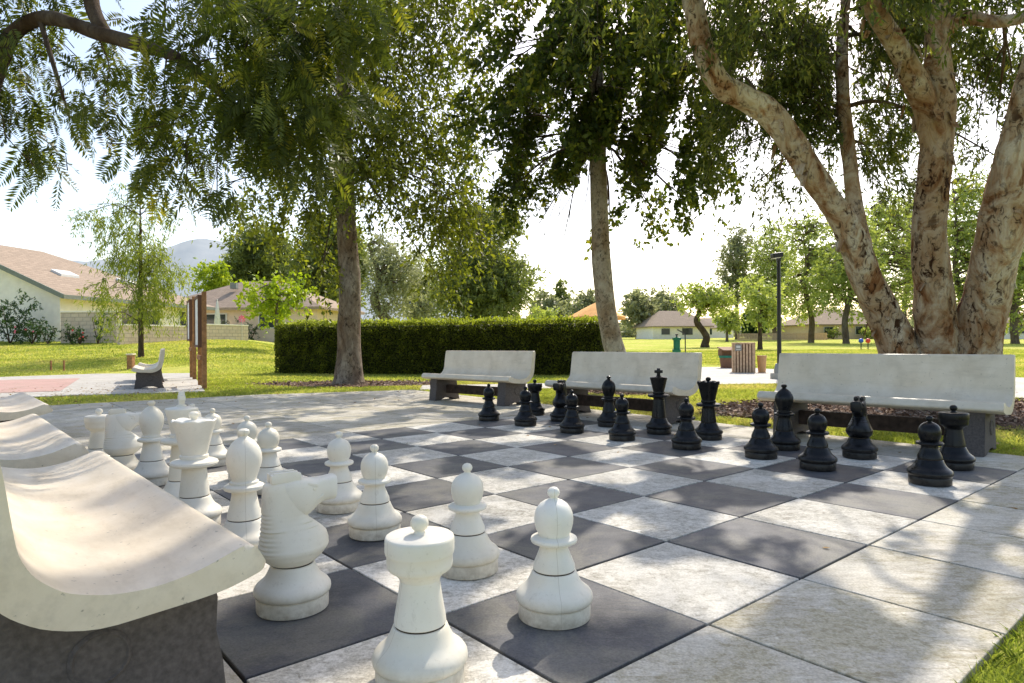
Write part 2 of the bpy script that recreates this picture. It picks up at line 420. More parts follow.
# ------------------------------------------------------------------ terrain
def interp(y, ys, zs): return np.interp(y, ys, zs)
def d_out(x, y):
    P_ = [(4.33, 4.40), (-1.9, 12.55), (-4.46, 11.6), (-6.78, 9.86), (-12, 5), (-14, 3)]
    m = np.full(np.shape(x), -99.0)
    for (ax, ay), (bx, by) in zip(P_, P_[1:]):
        L = math.hypot(bx - ax, by - ay); m = np.maximum(m, ((by - ay) * (x - ax) - (bx - ax) * (y - ay)) / L)
    return m
def tz(x, y):
    y = np.asarray(y, float); x = np.asarray(x, float)
    zl = interp(y, [6, 8, 19.5, 25, 36, 60, 120, 400, 3000], [0, .022, .03, .50, 1.17, 1.5, 2.2, 4, 12]) * np.clip((d_out(x, y) - .02) / .32, 0, 1)
    zr = interp(y, [16, 30, 60, 130, 400, 3000], [0, .06, .35, 1.5, 4, 12])
    a = np.where(y > .1, x / np.maximum(y, .1), 0)
    w = np.clip((-.22 - a) / .22, 0, 1); w = w * w * (3 - 2 * w)
    return zl * w + zr * (1 - w)
def tzf(x, y): return float(tz(x, y))

ys = np.concatenate([np.arange(-40, 0, 5), np.arange(0, 20, .3), np.arange(20, 40, .7), np.arange(40, 160, 4), np.arange(160, 600, 30), [800, 1200, 2000, 3200, 5000]])
xs = np.concatenate([-np.array([5000, 3000, 1800, 1000, 600, 400, 250]), np.arange(-160, -40, 6), np.arange(-40, -16, 1.0), np.arange(-16, 8, .35), np.arange(8, 40, 1.0), np.arange(40, 161, 6), [250, 400, 600, 1000, 1800, 3000, 5000]])
X, Y = np.meshgrid(xs, ys)
Z = tz(X, Y) - .022
V = np.stack([X, Y, Z], -1).reshape(-1, 3)
idx = np.arange(len(V)).reshape(X.shape)
F = np.stack([idx[:-1, :-1], idx[:-1, 1:], idx[1:, 1:], idx[1:, :-1]], -1).reshape(-1, 4)
tag(from_np('lawn', V, F, M['ground'], smooth=True), kind='structure')

def clip_convex(poly, clip):
    out = list(poly)
    n = len(clip)
    for i in range(n):
        a, b = clip[i], clip[(i + 1) % n]
        inp, out = out, []
        if not inp: break
        def side(p): return (b[0] - a[0]) * (p[1] - a[1]) - (b[1] - a[1]) * (p[0] - a[0])
        for k in range(len(inp)):
            p, q = inp[k], inp[(k + 1) % len(inp)]
            sp, sq = side(p), side(q)
            if sp >= 0: out.append(p)
            if sp * sq < 0:
                t = sp / (sp - sq); out.append((p[0] + (q[0] - p[0]) * t, p[1] + (q[1] - p[1]) * t))
    return out
def sheet(name, poly, z, mat, kind='structure'):
    bm = bmesh.new(); vs = [bm.verts.new((p[0], p[1], z)) for p in poly]
    for t in tessellate_polygon([[Vector((p[0], p[1], 0)) for p in poly]]):
        try: bm.faces.new([vs[i] for i in t])
        except Exception: pass
    for f in bm.faces:
        if f.normal.z < 0: f.normal_flip()
    o = from_bm(name, bm, mat)
    for p in o.data.polygons: pass
    return tag(o, kind=kind)

# ------------------------------------------------------------------ terrace and board
S = 0.61
YAW = 0.86874
Av = np.array([math.sin(YAW), math.cos(YAW)]); Bv = np.array([-math.cos(YAW), math.sin(YAW)])
O0 = np.array([-0.52921, 2.09361]) * S
def bd(i, j): p = O0 + S * (i * Av + j * Bv); return (p[0], p[1])
TERR = [(-3.07, -1.88), (4.33, 4.40), (-1.9, 12.55), (-4.46, 11.6), (-6.78, 9.86), (-12, 5), (-12, -3)]
def prism(bm, lay, poly, ztop, zbot, bev, mi, rv):
    # bevelled slab: inset top ring
    P = np.array(poly); n = len(P); c = P.mean(0)
    if n < 3: return
    d = P - c; L = np.linalg.norm(d, axis=1)[:, None]
    top = P - d / np.maximum(L, .05) * bev * 1.4
    rings = [[(x, y, zbot) for x, y in P], [(x, y, ztop - bev) for x, y in P], [(x, y, ztop) for x, y in top]]
    rs = [[bm.verts.new(v) for v in r] for r in rings]
    for r in rs:
        for v in r: v[lay] = rv
    for A, B in zip(rs, rs[1:]):
        for k in range(n):
            f = bm.faces.new((A[k], A[(k + 1) % n], B[(k + 1) % n], B[k])); f.material_index = mi
    f = bm.faces.new(rs[2]); f.material_index = mi
def rect(i0, i1, j0, j1, g=.011):
    gi = g / S
    return [bd(i0 + gi, j0 + gi), bd(i0 + gi, j1 - gi), bd(i1 - gi, j1 - gi), bd(i1 - gi, j0 + gi)][::-1]
def ccw(p):
    a = sum(p[k][0] * p[(k + 1) % len(p)][1] - p[(k + 1) % len(p)][0] * p[k][1] for k in range(len(p)))
    return p if a > 0 else p[::-1]
sheet('terrace_bed', TERR, -.012, M['joint'])
bm = bmesh.new(); lay = bm.verts.layers.float.new('rnd')
for i in range(8):
    for j in range(8):
        dark = (i + j) % 2 == 1
        dz = rng.uniform(-.0015, .0015)
        prism(bm, lay, ccw(rect(i, i + 1, j, j + 1, .0055)), dz, -.03, .002, 1 if dark else 0, rng.random())
tag(from_bm('chess_board_paving', bm, [M['tile_light'], M['tile_dark']]), kind='structure')
bm = bmesh.new(); lay = bm.verts.layers.float.new('rnd')
def slab(i0, i1, j0, j1):
    p = clip_convex(ccw(rect(i0, i1, j0, j1, .006)), TERR)
    if len(p) >= 3: prism(bm, lay, p, rng.uniform(-.001, .001), -.03, .002, 0, rng.random())
for i in range(-6, 9): slab(i, i + 1, -2.6, 0)                       # right-hand border slabs
for j in range(-1, 8): slab(8, 10.6, j if j >= 0 else -2.6, j + 1)
for i in range(-8, 0, 2):
    for j in range(0, 8, 2): slab(i, i + 2, j, j + 2)
for i in range(-12, 14, 2):
    for j in (8, 10.5, 13, 15.5, 18, 20.5): slab(i, i + 2, j, j + 2.5)
for i in range(-20, -12, 2): slab(i, i + 2, -3, 8)
tag(from_bm('terrace_paving', bm, M['border']), kind='structure')

# path behind the benches, pad on the left
PATH = [(-1.75, 12.45), (.6, 12.6), (3.8, 13.4), (5.6, 13.6), (7.3, 10.4), (9, 8), (20, 2), (22, 6), (13, 12), (10.5, 18), (8.1, 20.6), (7.2, 24.6), (5.6, 25.5), (4.2, 20), (2.9, 15.6), (.6, 14.1), (-1.9, 13.8)]
sheet('concrete_path', PATH, .006, M['path'])
PZ = .035
pad = [at(205, 391, PZ), at(190, 370.5, PZ), at(100, 373.5, PZ), at(-60, 379, PZ), at(-200, 386, PZ), at(-60, 402, PZ), at(60, 395.5, PZ)]
bm = bmesh.new()
a = [bm.verts.new((p.x, p.y, PZ)) for p in pad]; b = [bm.verts.new((p.x, p.y, -.05)) for p in pad]
bm.faces.new(a)
for k in range(len(pad)): bm.faces.new((a[k], b[k], b[(k + 1) % len(pad)], a[(k + 1) % len(pad)]))
tag(from_bm('seating_pad', bm, M['path']), kind='structure')
sheet('faded_red_court', [tuple(at(px, py, PZ + .004))[:2] for px, py in ((-100, 396), (60, 391), (80, 378.2), (-20, 380.5), (-120, 386))], PZ + .005, M['court_red'])

# ------------------------------------------------------------------ leaf clouds
SUNV = Vector((.39 * .707, .92 * .707, .707)).normalized()
def leaves(C, D, L, W, R=None, rs=None, fold=0.0):
    """diamond leaves: C centre base, D axis dir, L length, W width -> V (4n,3), F"""
    n = len(C)
    D = D / (np.linalg.norm(D, axis=1)[:, None] + 1e-9)
    r = R if R is not None else rng.normal(size=(n, 3))
    N = np.cross(D, r); N /= np.linalg.norm(N, axis=1)[:, None] + 1e-9
    L = np.broadcast_to(L, (n,))[:, None]; W = np.broadcast_to(W, (n,))[:, None]
    V = np.stack([C, C + D * L * .45 + N * W * .5, C + D * L, C + D * L * .45 - N * W * .5], 1).reshape(-1, 3)
    F = np.arange(4 * n).reshape(n, 4)
    return V, F
def blob_twigs(blobs, density):
    """blobs rows: x y z rx ry rz ; returns origins, outward dirs, tone"""
    O = []; D = []; T = []
    for bl in blobs:
        x, y, z, rx, ry, rz = bl[:6]; w = bl[6] if len(bl) > 6 else 1.0
        n = max(4, int(density * w * (rx * ry * rz) ** (2 / 3)))
        u = rng.normal(size=(n, 3)); u /= np.linalg.norm(u, axis=1)[:, None]
        r = rng.random(n) ** (1 / 2.4)
        p = u * r[:, None] * np.array([rx, ry, rz]) + np.array([x, y, z])
        # noise gaps
        q = np.array([noise.noise(Vector(pp * 1.3 / max(.6, (rx + rz) * .35))) for pp in p])
        keep = q > -.22
        O.append(p[keep]); D.append(u[keep]); T.append(np.clip(rng.normal(.32, .16, keep.sum()) + .34 * r[keep] ** 3, 0, 1))  # outer leaves toned brighter, painting the sunlit rim of each leaf mass
    return np.concatenate(O), np.concatenate(D), np.concatenate(T)
SU = np.array(SUNV.orthogonal().normalized()); SW = np.cross(np.array(SUNV), SU)
GN = 640; GR = 15.0
_g = np.linspace(-GR, GR, GN)
def gap_field(f):
    out = np.empty((GN, GN), np.float32)
    for i_, a in enumerate(_g):
        for j_, b in enumerate(_g):
            out[i_, j_] = noise.noise(Vector((a * f, b * f, 13.3))) + .4 * noise.noise(Vector((a * f * 2.3, b * f * 2.3, 7.1)))
    return out
GAPS = gap_field(2.1)  # gaps cut along the sun's direction, shaped to let sun patches through
_c = GAPS[150:490, 150:490]; Q_HI, Q_LO = np.quantile(_c, .26), np.quantile(_c, .47)
def open_gaps(O, thr=.05, c0=(4.0, 12.0, 4.0)):
    q = O - np.array(c0)
    u = q @ SU; v = q @ SW
    iu = np.clip(((u + GR) / (2 * GR) * (GN - 1)).round().astype(int), 0, GN - 1); iv = np.clip(((v + GR) / (2 * GR) * (GN - 1)).round().astype(int), 0, GN - 1)
    hi = O[:, 2] > .95 + .52 * O[:, 1]
    return GAPS[iu, iv] < np.where(hi, Q_HI, Q_LO)
def foliage(name, mat, blobs, parent, density=40, per=12, tl=.45, L=.1, W=.045, droop=.5, spread=.8, twigs=None, gaps=None):
    O, D, T = blob_twigs(blobs, density)

    n = len(O)
    dirs = D * .7 + rng.normal(size=(n, 3)) * .5 + np.array([0, 0, -droop]); dirs /= np.linalg.norm(dirs, axis=1)[:, None]
    t = (rng.random((n, per)) ** .8)
    tl_ = tl * rng.uniform(.6, 1.3, n)
    C = O[:, None, :] + dirs[:, None, :] * (t * tl_[:, None])[..., None] + np.array([0, 0, -1.]) * (droop * .35 * (t ** 2) * tl_[:, None])[..., None]
    C += rng.normal(size=C.shape) * .02 * (L / .1)
    LD = dirs[:, None, :] * .6 + rng.normal(size=C.shape) * spread + np.array([0, 0, -droop * .8])
    m = n * per
    C = C.reshape(-1, 3); LD = LD.reshape(-1, 3)
    sz = rng.uniform(.65, 1.25, m)
    V, F = leaves(C, LD, L * sz, W * sz)
    tone = np.clip(np.repeat(T, per) + rng.normal(0, .12, m), 0, 1)
    if gaps is not None:
        k_ = open_gaps(V.reshape(-1, 4, 3).mean(1), gaps); V = V.reshape(-1, 4, 3)[k_].reshape(-1, 3); tone = tone[k_]; F = np.arange(len(V)).reshape(-1, 4)
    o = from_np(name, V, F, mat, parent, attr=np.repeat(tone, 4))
    if twigs is not None:
        sel = (rng.random(n) < .6) & (open_gaps(O) if gaps is not None else True)
        thin_twigs(twigs, O[sel], dirs[sel], tl_[sel], droop)
    return o, O
def thin_twigs(acc, O, D, tl, droop):
    n = len(O); r = .004
    ref = rng.normal(size=(n, 3)); N = np.cross(D, ref); N /= np.linalg.norm(N, axis=1)[:, None] + 1e-9; B = np.cross(D, N)
    P0 = O - D * tl[:, None] * .3; P1 = O + D * tl[:, None] + np.array([0, 0, -1.]) * (droop * .35 * tl)[:, None]
    ring = []
    for P, rr in ((P0, r), (P1, r * .5)):
        for k in range(3):
            a = 2 * PI * k / 3; ring.append(P + rr * (math.cos(a) * N + math.sin(a) * B))
    V = np.stack(ring, 1).reshape(-1, 3)
    base = np.arange(n)[:, None] * 6
    F = np.concatenate([base + np.array([[k, (k + 1) % 3, 3 + (k + 1) % 3, 3 + k]]) for k in range(3)])
    acc.V.append(V); acc.F.append(F + acc.n); acc.n += len(V)
def limbs(tb, starts, blobs, r0=.06, r1=.012, sides=6, sub=3, wob=.15):
    """branches from nearest trunk point to each blob centre, then sub-branches"""
    S_ = np.array(starts)
    for bl in blobs:
        c = np.array(bl[:3]); R = np.array(bl[3:6])
        dd = np.linalg.norm(S_ - (c + np.array([0, 0, rng.uniform(-.3, .35) * np.linalg.norm(c[:2] - S_[:, :2].mean(0))])), axis=1); s = S_[dd.argmin()]
        dv = c - s; Ln = np.linalg.norm(dv)
        mid = s + dv * .5 + np.array([0, 0, .12 * Ln]) + rng.normal(size=3) * wob * Ln * .4
        rr = r0 * min(1.0, .35 + .25 * Ln)
        P = tb.add([s, s + dv * .2 + np.array([0, 0, .08 * Ln]), mid, c + R * rng.normal(size=3) * .1], [rr, rr * .8, rr * .55, r1], sides, 4)
        for k in range(sub):
            q = P[int(len(P) * rng.uniform(.45, .95)) - 1]
            e = c + R * rng.uniform(-.8, .8, 3)
            m2 = (q + e) / 2 + rng.normal(size=3) * .1 * np.linalg.norm(e - q)
            tb.add([q, m2, e], [rr * .4, rr * .25, .005], 4, 3)

def B(px, py, d, r, rd=None, rz=None, w=1.0):     # blob from a direction and a distance, radius in metres
    p = atd(px, py, d)
    return (p.x, p.y, p.z, r, rd or r, rz or r * .8, w)

SUNDIR = Vector((.39 * .707, .92 * .707, .707)).normalized()
# ------------------------------------------------------------------ near trees
# 1. paperbark with several stems behind the right bench
D3 = 8.2
root3 = at(945, 0, 5)
c3 = atd(945, 402, D3)
t3 = empty('paperbark_tree', (c3.x, c3.y, 0), 0, 'large paperbark tree with thick peeling tan stems behind the right-hand bench', 'tree')
t3.location = (0, 0, 0)
RS3 = .9
def P3(px, py, d): return tuple(atd(px, py, d))
tb = Tubes()
base = (c3.x, c3.y)
tr = []
tr.append(tb.add([(base[0] - .15, base[1] + .1, -.2), P3(905, 360, 8.2), P3(872, 290, 8.1), P3(845, 225, 8.0), P3(800, 155, 7.9), P3(765, 110, 7.8), P3(722, 85, 7.7), P3(702, 45, 7.6), P3(690, -15, 7.5), P3(672, -90, 7.3), P3(650, -180, 7.2)], [0.324, 0.235, 0.185, 0.160, 0.145, .150, .135, .12, .105, .08, .05], 44, 16, .17, 2.4))
tr.append(tb.add([P3(880, 330, 8.15), P3(872, 290, 8.3), P3(857, 215, 8.6), P3(848, 150, 8.8), P3(842, 60, 9.1), P3(850, -40, 9.4), P3(862, -140, 9.6)], [.10, .105, .10, .09, .075, .06, .04], 16, 8, .14, 3))
tr.append(tb.add([(base[0] + .05, base[1] - .05, -.2), P3(938, 350, 8.0), P3(932, 280, 7.9), P3(930, 220, 7.85), P3(936, 160, 7.8), P3(940, 100, 7.8), P3(938, 40, 7.8), P3(940, -30, 7.8), P3(948, -120, 7.9), P3(965, -220, 8.0)], [0.306, 0.230, 0.194, 0.180, 0.167, 0.162, 0.131, .125, .10, .06], 44, 16, .17, 2.4))
tr.append(tb.add([P3(936, 150, 7.8), P3(926, 110, 7.75), P3(912, 75, 7.7), P3(893, 40, 7.6), P3(868, 0, 7.4), P3(845, -50, 7.2), P3(810, -120, 7.0)], [.15, .14, .13, .115, .095, .07, .04], 20, 7, .15, 3))
tr.append(tb.add([P3(945, 30, 7.8), P3(965, 18, 7.7), P3(1000, 22, 7.5), P3(1040, 10, 7.3), P3(1090, -30, 7.1)], [.09, .08, .07, .06, .04], 14, 6, .2, 4))
tr.append(tb.add([(base[0] + .3, base[1] - .1, -.2), P3(975, 350, 7.9), P3(988, 290, 7.7), P3(1000, 230, 7.5), P3(1016, 160, 7.35), P3(1032, 90, 7.2), P3(1052, 20, 7.1), P3(1085, -80, 7.0), P3(1120, -180, 6.9)], [0.324, 0.261, 0.230, 0.221, 0.203, 0.180, 0.153, .13, .08], 44, 16, .17, 2.2))
bl3 = [B(700, -30, 7.3, 1.0), B(640, -60, 7.4, 1.1), B(760, 20, 8.2, .8), B(780, 110, 9.2, .75, w=1.2), B(830, 150, 9.4, .85, w=1.3), B(860, 90, 9.4, 1.0, w=1.3), B(880, 175, 9.6, .55), B(760, 180, 9.4, .45, w=.8), B(800, 40, 8.6, .9, w=1.2), B(730, 90, 9.2, .6),
       B(850, -10, 8.6, 1.1, w=1.2), B(980, 60, 9.6, .9, w=.9), B(1000, 120, 9.6, .7, w=.8), B(940, -30, 9.0, 1.1), B(1040, 20, 9.2, 1.0), B(1060, 170, 9.8, .5, w=.7), B(895, 20, 9.4, .8), B(1010, -30, 8.2, 1.0), B(990, 20, 9.9, .9), B(895, 110, 10.0, .6), B(970, 100, 10.1, .5), B(1000, 160, 9.9, .4), B(800, 100, 9.9, .9, w=1.2), B(850, 30, 10, .9, w=1.2), B(770, 60, 10, .8), B(740, 150, 9.8, .5),
       # crown above the frame, unseen; last masses added in the sun path for shade
       B(700, -180, 7.5, 1.2), B(800, -200, 7.6, 1.3), B(900, -170, 8.0, 1.3), B(1000, -220, 8.0, 1.4), B(1100, -180, 7.6, 1.3), B(1120, -60, 7.6, 1.2), B(1180, -300, 7.4, 1.5), B(860, -330, 7.8, 1.4), B(1000, -380, 8.0, 1.5), B(720, -330, 7.2, 1.2), B(1250, -100, 7.4, 1.4), (3.3, 6.5, 4.9, 1.1, 1.1, .8, 1.2), (4.6, 8.6, 7.2, 1.5, 1.5, 1.0, 1.2), (2.6, 6.0, 5.4, 1.2, 1.2, .8, 1.0), (4.6, 6.4, 4.9, 1.0, 1.0, .8, 1.1)]
allp = np.concatenate(tr)
br = Tubes()
limbs(br, allp[np.array(allp)[:, 2] > 3.0], bl3, .035, .008, 7, 2)
foliage('crown', M['leaf_paper'], bl3, t3, 500, 18, .42, .10, .028, .75, .7, br, .0)
tb.build('trunk', M['bark_paper'], t3)
br.build('branch', M['bark_dark'], t3)

# loose bark flakes hanging from the paperbark stems
bm = bmesh.new()
bm.free()
for P in (tr[0], tr[2], tr[5], tr[3]):
    for k in range(22):
        bm = bmesh.new()
        i = int(rng.uniform(.12, .85) * len(P)); p = P[i]
        a = rng.uniform(0, 2 * PI)
        rr = .22 * (1 - .35 * i / len(P))
        dirr = Vector((math.cos(a), math.sin(a), 0)); tn = Vector((-math.sin(a), math.cos(a), 0))
        w = rng.uniform(.02, .07); h = rng.uniform(.06, .2)
        q = Vector(p) + dirr * rr
        v = [bm.verts.new(q - tn * w), bm.verts.new(q + tn * w), bm.verts.new(q + tn * w * .7 + dirr * .05 + Vector((0, 0, -h))), bm.verts.new(q - tn * w * .5 + dirr * .03 + Vector((0, 0, -h * .8)))]
        bm.faces.new(v)
        from_bm('bark_flake', bm, M['bark_paper'], t3)

# 2. centre tree
def straight_tree(name, label, cat, pts, rad, blobs, lm, bk, dens, per, tl, L, W, droop, spread=.8, bump=.1, sub=4, lr=.07, flare=True, group=None, gaps=None):
    t = empty(name, (0, 0, 0), 0, label, cat, group)
    tb = Tubes(); P = tb.add(pts, rad, 20, 8, bump, 3.0)
    br = Tubes(); limbs(br, P[P[:, 2] > P[:, 2].max() * .38], blobs, lr, .008, 6, sub)
    foliage('crown', lm, blobs, t, dens, per, tl, L, W, droop, spread, br, gaps)
    tb.build('trunk', bk, t); br.build('branch', M['bark_dark'], t)
    return t
g2 = at(624, 391, 0); d2 = g2.y
pts2 = [(g2.x + .05, g2.y, -.15), tuple(atd(621, 372, d2)), tuple(atd(611, 335, d2)), tuple(atd(602, 270, d2)), tuple(atd(599, 200, d2)), tuple(atd(597, 120, d2)), tuple(atd(596, 40, d2)), tuple(atd(600, -40, d2)), tuple(atd(605, -160, d2)), tuple(atd(605, -260, d2))]
bl2 = [B(596, 150, d2, 1.0, w=1.5), B(560, 110, d2 - .3, 1.1, w=1.4), B(640, 120, d2 + .2, 1.1, w=1.2), B(520, 170, d2, .75, w=1.1), B(545, 205, d2 + .1, .55), B(500, 120, d2, .8), B(680, 160, d2, .75), B(700, 110, d2, .75), B(690, 205, d2 + .2, .4, w=.8), B(640, 195, d2 + .4, .5, w=.8), B(565, 235, d2 + .2, .22, w=.8), B(720, 70, d2, .8),
       B(600, 50, d2, 1.6, w=1.6), B(520, 40, d2, 1.0, w=1.1), B(680, 30, d2, 1.1, w=1.1), B(480, 80, d2 + .5, .7, w=.8), B(655, 215, d2, .3), B(610, 225, d2 + .8, .35, w=.8), B(535, 225, d2, .4, w=.9), B(670, 190, d2 - .3, .55, w=1.0), B(485, 155, d2 + .3, .5), B(590, 60, d2 - 1.4, .9, w=1.2), B(550, 20, d2 - 1.2, 1.0), B(650, 70, d2 - 1.2, .9), B(715, 170, d2, .4, w=.8), B(505, 195, d2, .35, w=.8), 
       B(600, -60, d2, 1.8, w=1.4), B(510, -80, d2, 1.4), B(700, -90, d2, 1.5), B(600, -190, d2, 1.9), B(520, -210, d2, 1.3), B(690, -220, d2, 1.4), B(610, -300, d2, 1.3), B(600, -60, d2 - 2.0, 1.3), B(600, -120, d2 + 1.8, 1.4)]
straight_tree('broadleaf_tree', 'leafy tree with slender pale trunk rising behind the middle bench', 'tree', pts2, [.26, .20, .18, .17, .16, .145, .125, .10, .07, .03], bl2, M['leaf_tree2'], M['bark_birch'], 430, 15, .47, .112, .064, .6, lr=.035, sub=3, gaps=.06)
# 3. left tree in front of the hedge
g1 = at(349, 384, 0); d1 = g1.y
pts1 = [(g1.x, g1.y, -.15), tuple(atd(349, 378, d1)), tuple(atd(349, 340, d1)), tuple(atd(350, 290, d1)), tuple(atd(347, 240, d1)), tuple(atd(345, 190, d1)), tuple(atd(343, 120, d1)), tuple(atd(345, 40, d1)), tuple(atd(350, -60, d1)), tuple(atd(350, -180, d1))]
bl1 = [B(340, 150, d1, 1.5, w=1.1), B(395, 130, d1, 1.3, w=1.1), B(300, 190, d1 - .3, 1.0, w=1.0), B(300, 235, d1, .6), B(425, 165, d1, 1.2, w=1.1), B(445, 200, d1 - .8, .7, w=1.0), B(318, 285, d1 - .3, .3, w=.8), B(445, 225, d1, .9), B(440, 275, d1 - .5, .45, w=.9), B(465, 200, d1 - .6, .9), B(470, 250, d1 - .5, .55), B(325, 262, d1, .45, w=.8), B(400, 60, d1, 1.5), B(440, 110, d1, 1.1), B(340, 70, d1, 1.8), B(270, 120, d1, 1.2), B(400, 10, d1, 1.5), B(300, 20, d1, 1.8), B(255, 200, d1, .6),
       B(340, -60, d1, 2.2), B(430, -70, d1, 1.8), B(260, -60, d1, 1.8), B(340, -180, d1, 2.2), B(440, 20, d1 - 1, 1.0), B(380, 180, d1 - 1.0, .9), B(360, 120, d1 - 1.5, 1.1)]
straight_tree('broadleaf_tree', 'tall tree with straight grey trunk in front of the hedge', 'tree', pts1, [.52, .33, .25, .235, .22, .205, .175, .14, .10, .05], bl1, M['leaf_tree1'], M['bark_grey'], 150, 14, .6, .12, .055, .75, lr=.03, sub=1)

# 4. foreground tree with feathery fronds at the upper left (its trunk stands out of frame to the left)
t4 = empty('feathery_tree', (0, 0, 0), 0, 'tree with fine feathery drooping fronds overhanging the left benches', 'tree')
tb = Tubes()
tk = [(-7.6, 4.6, -.2), (-7.5, 4.6, 1.0), (-7.2, 4.7, 2.2), (-6.6, 4.8, 3.4), (-5.6, 4.9, 4.6), (-4.2, 5.2, 5.6)]
TT = [tb.add(tk, [.34, .26, .22, .18, .14, .08], 14, 6, .1, 3)]
TT.append(tb.add([(-6.9, 4.75, 2.9), tuple(atd(-120, 120, 5.2)), tuple(atd(-20, 90, 5.0)), tuple(atd(12, 35, 5.0)), tuple(atd(48, 18, 4.9)), tuple(atd(98, 33, 4.8)), tuple(atd(150, 48, 4.7)), tuple(atd(185, 62, 4.6)), tuple(atd(240, 110, 4.6)), tuple(atd(300, 140, 4.6))], [.12, .08, .062, .055, .05, .052, .046, .035, .022, .01], 12, 6, .12, 5))
TT.append(tb.add([tuple(atd(105, 34, 4.8)), tuple(atd(92, 5, 4.9)), tuple(atd(85, -50, 5.0)), tuple(atd(60, -140, 5.0)), (-4.2, 5.2, 5.6)], [.05, .055, .055, .06, .07], 10, 5, .1, 5))
TT.append(tb.add([tuple(atd(15, 35, 5.0)), tuple(atd(2, 70, 4.9)), tuple(atd(-8, 110, 4.8))], [.035, .03, .02], 8, 5))
TT.append(tb.add([tuple(atd(40, 20, 4.9)), tuple(atd(58, 80, 4.8)), tuple(atd(70, 120, 4.8))], [.02, .014, .006], 6, 5))
TT.append(tb.add([(-5.6, 4.9, 4.6), tuple(atd(120, -180, 5)), tuple(atd(260, -160, 4.8)), tuple(atd(400, -190, 4.6))], [.1, .08, .05, .02], 8, 5))
bl4 = [B(30, 30, 5.0, .45, w=.7), B(25, 110, 5.2, .42, w=.9), B(40, 165, 5.2, .25, w=.9), B(110, 100, 5.0, .45, w=.8), B(160, 150, 4.8, .38, w=1.1), B(120, 20, 5.2, .5, w=.7), B(200, 50, 4.6, .5, w=1.1), B(215, 120, 4.6, .5, w=1.5), B(250, 170, 4.6, .35, w=1.2), B(180, 180, 4.6, .2, w=1.0),
       B(270, 60, 4.4, .55, w=1.5), B(280, 120, 4.4, .5, w=1.5), B(330, 50, 4.4, .4, w=1.3), B(240, 10, 4.5, .55, w=1.3), B(320, 0, 4.4, .5, w=1.2), B(300, 175, 4.6, .25, w=1.0), B(75, 60, 5.2, .35, w=.6), B(5, 70, 5, .4, w=.8), B(215, 200, 4.6, .14, w=1), B(-40, 60, 5, .6), B(330, 100, 4.5, .3, w=1.0),
       B(60, -60, 5, .9), B(200, -80, 4.8, .9), B(330, -90, 4.8, .9), B(-60, -60, 5.0, .9), B(120, -200, 4.8, 1.0), B(280, -220, 4.7, 1.0), B(420, -170, 4.6, .8), B(-40, -250, 4.6, 1.0)]  # unseen masses above the frame, added to dapple the ground below
allp = np.concatenate(TT)
limbs(tb, allp, bl4, .014, .004, 6, 2, .2)
O, D, T = blob_twigs(bl4, 500); k_ = open_gaps(O, .10) | (O[:, 2] < 3.3); O, D, T = O[k_], D[k_], T[k_]
n = len(O)
# each frond: a curved rachis with pinnae pairs
K = 13
dr = D * .5 + rng.normal(size=(n, 3)) * .45 + np.array([0, 0, -.75]); dr /= np.linalg.norm(dr, axis=1)[:, None]
FL = rng.uniform(.13, .24, n)
side = np.cross(dr, rng.normal(size=(n, 3))); side /= np.linalg.norm(side, axis=1)[:, None]
Vs = []; tone = []
for k in range(K):
    t_ = (k + .5) / K
    pos = O + dr * (FL * t_)[:, None] + np.array([0, 0, -.25]) * (FL * t_ * t_)[:, None]
    ln = FL * .42 * math.sin(PI * (.12 + .86 * t_)) ** .6
    for s_ in (-1, 1):
        dl = side * s_ * .9 + dr * .5 + rng.normal(size=(n, 3)) * .12
        V_, F_ = leaves(pos, dl, ln, ln * .17 + .003, R=np.cross(side, dr) + rng.normal(size=(n, 3)) * .2)
        Vs.append(V_); tone.append(np.repeat(np.clip(T + rng.normal(0, .08, n), 0, 1), 4))
V = np.concatenate(Vs); F = np.arange(len(V)).reshape(-1, 4)
from_np('crown', V, F, M['leaf_frond'], t4, attr=np.concatenate(tone))
tb.build('trunk', M['bark_dark'], t4)

# ------------------------------------------------------------------ smaller and distant trees
DF = 2.0
def far_tree(name, label, px, base_py, d, blobs, lm, bk=None, tr_r=.2, dens=14, per=10, tl=.8, L=.22, W=.12, droop=.3, group=None, lean=0.0, cat='tree', topz=None, forks=True, sub=2, kids=3):
    t = empty(name, (0, 0, 0), 0, label, cat, group)
    p = atd(px, 340, d); gz = tzf(p.x, p.y)
    zt = max(b[2] for b in blobs) if topz is None else topz
    tb = Tubes()
    P = tb.add([(p.x, p.y, gz - .3), (p.x, p.y, gz + .3), (p.x - lean * .1, p.y, gz + (zt - gz) * .2), (p.x + lean * .75, p.y, gz + (zt - gz) * .45), (p.x + lean * .5, p.y, gz + (zt - gz) * .65), (p.x + lean, p.y, gz + (zt - gz) * .95)], [tr_r * 1.5, tr_r, tr_r * .9, tr_r * .75, tr_r * .5, tr_r * .15], 9, 5, .12, 2)
    if forks: limbs(tb, P[len(P) // 3:], blobs, tr_r * (.38 if d < 50 else .55), .012, 5, sub)
    foliage('crown', lm, blobs, t, dens * DF, per, tl, L, W, droop, .8)
    tb.build('trunk', bk or M['bark_far'], t)
    return t
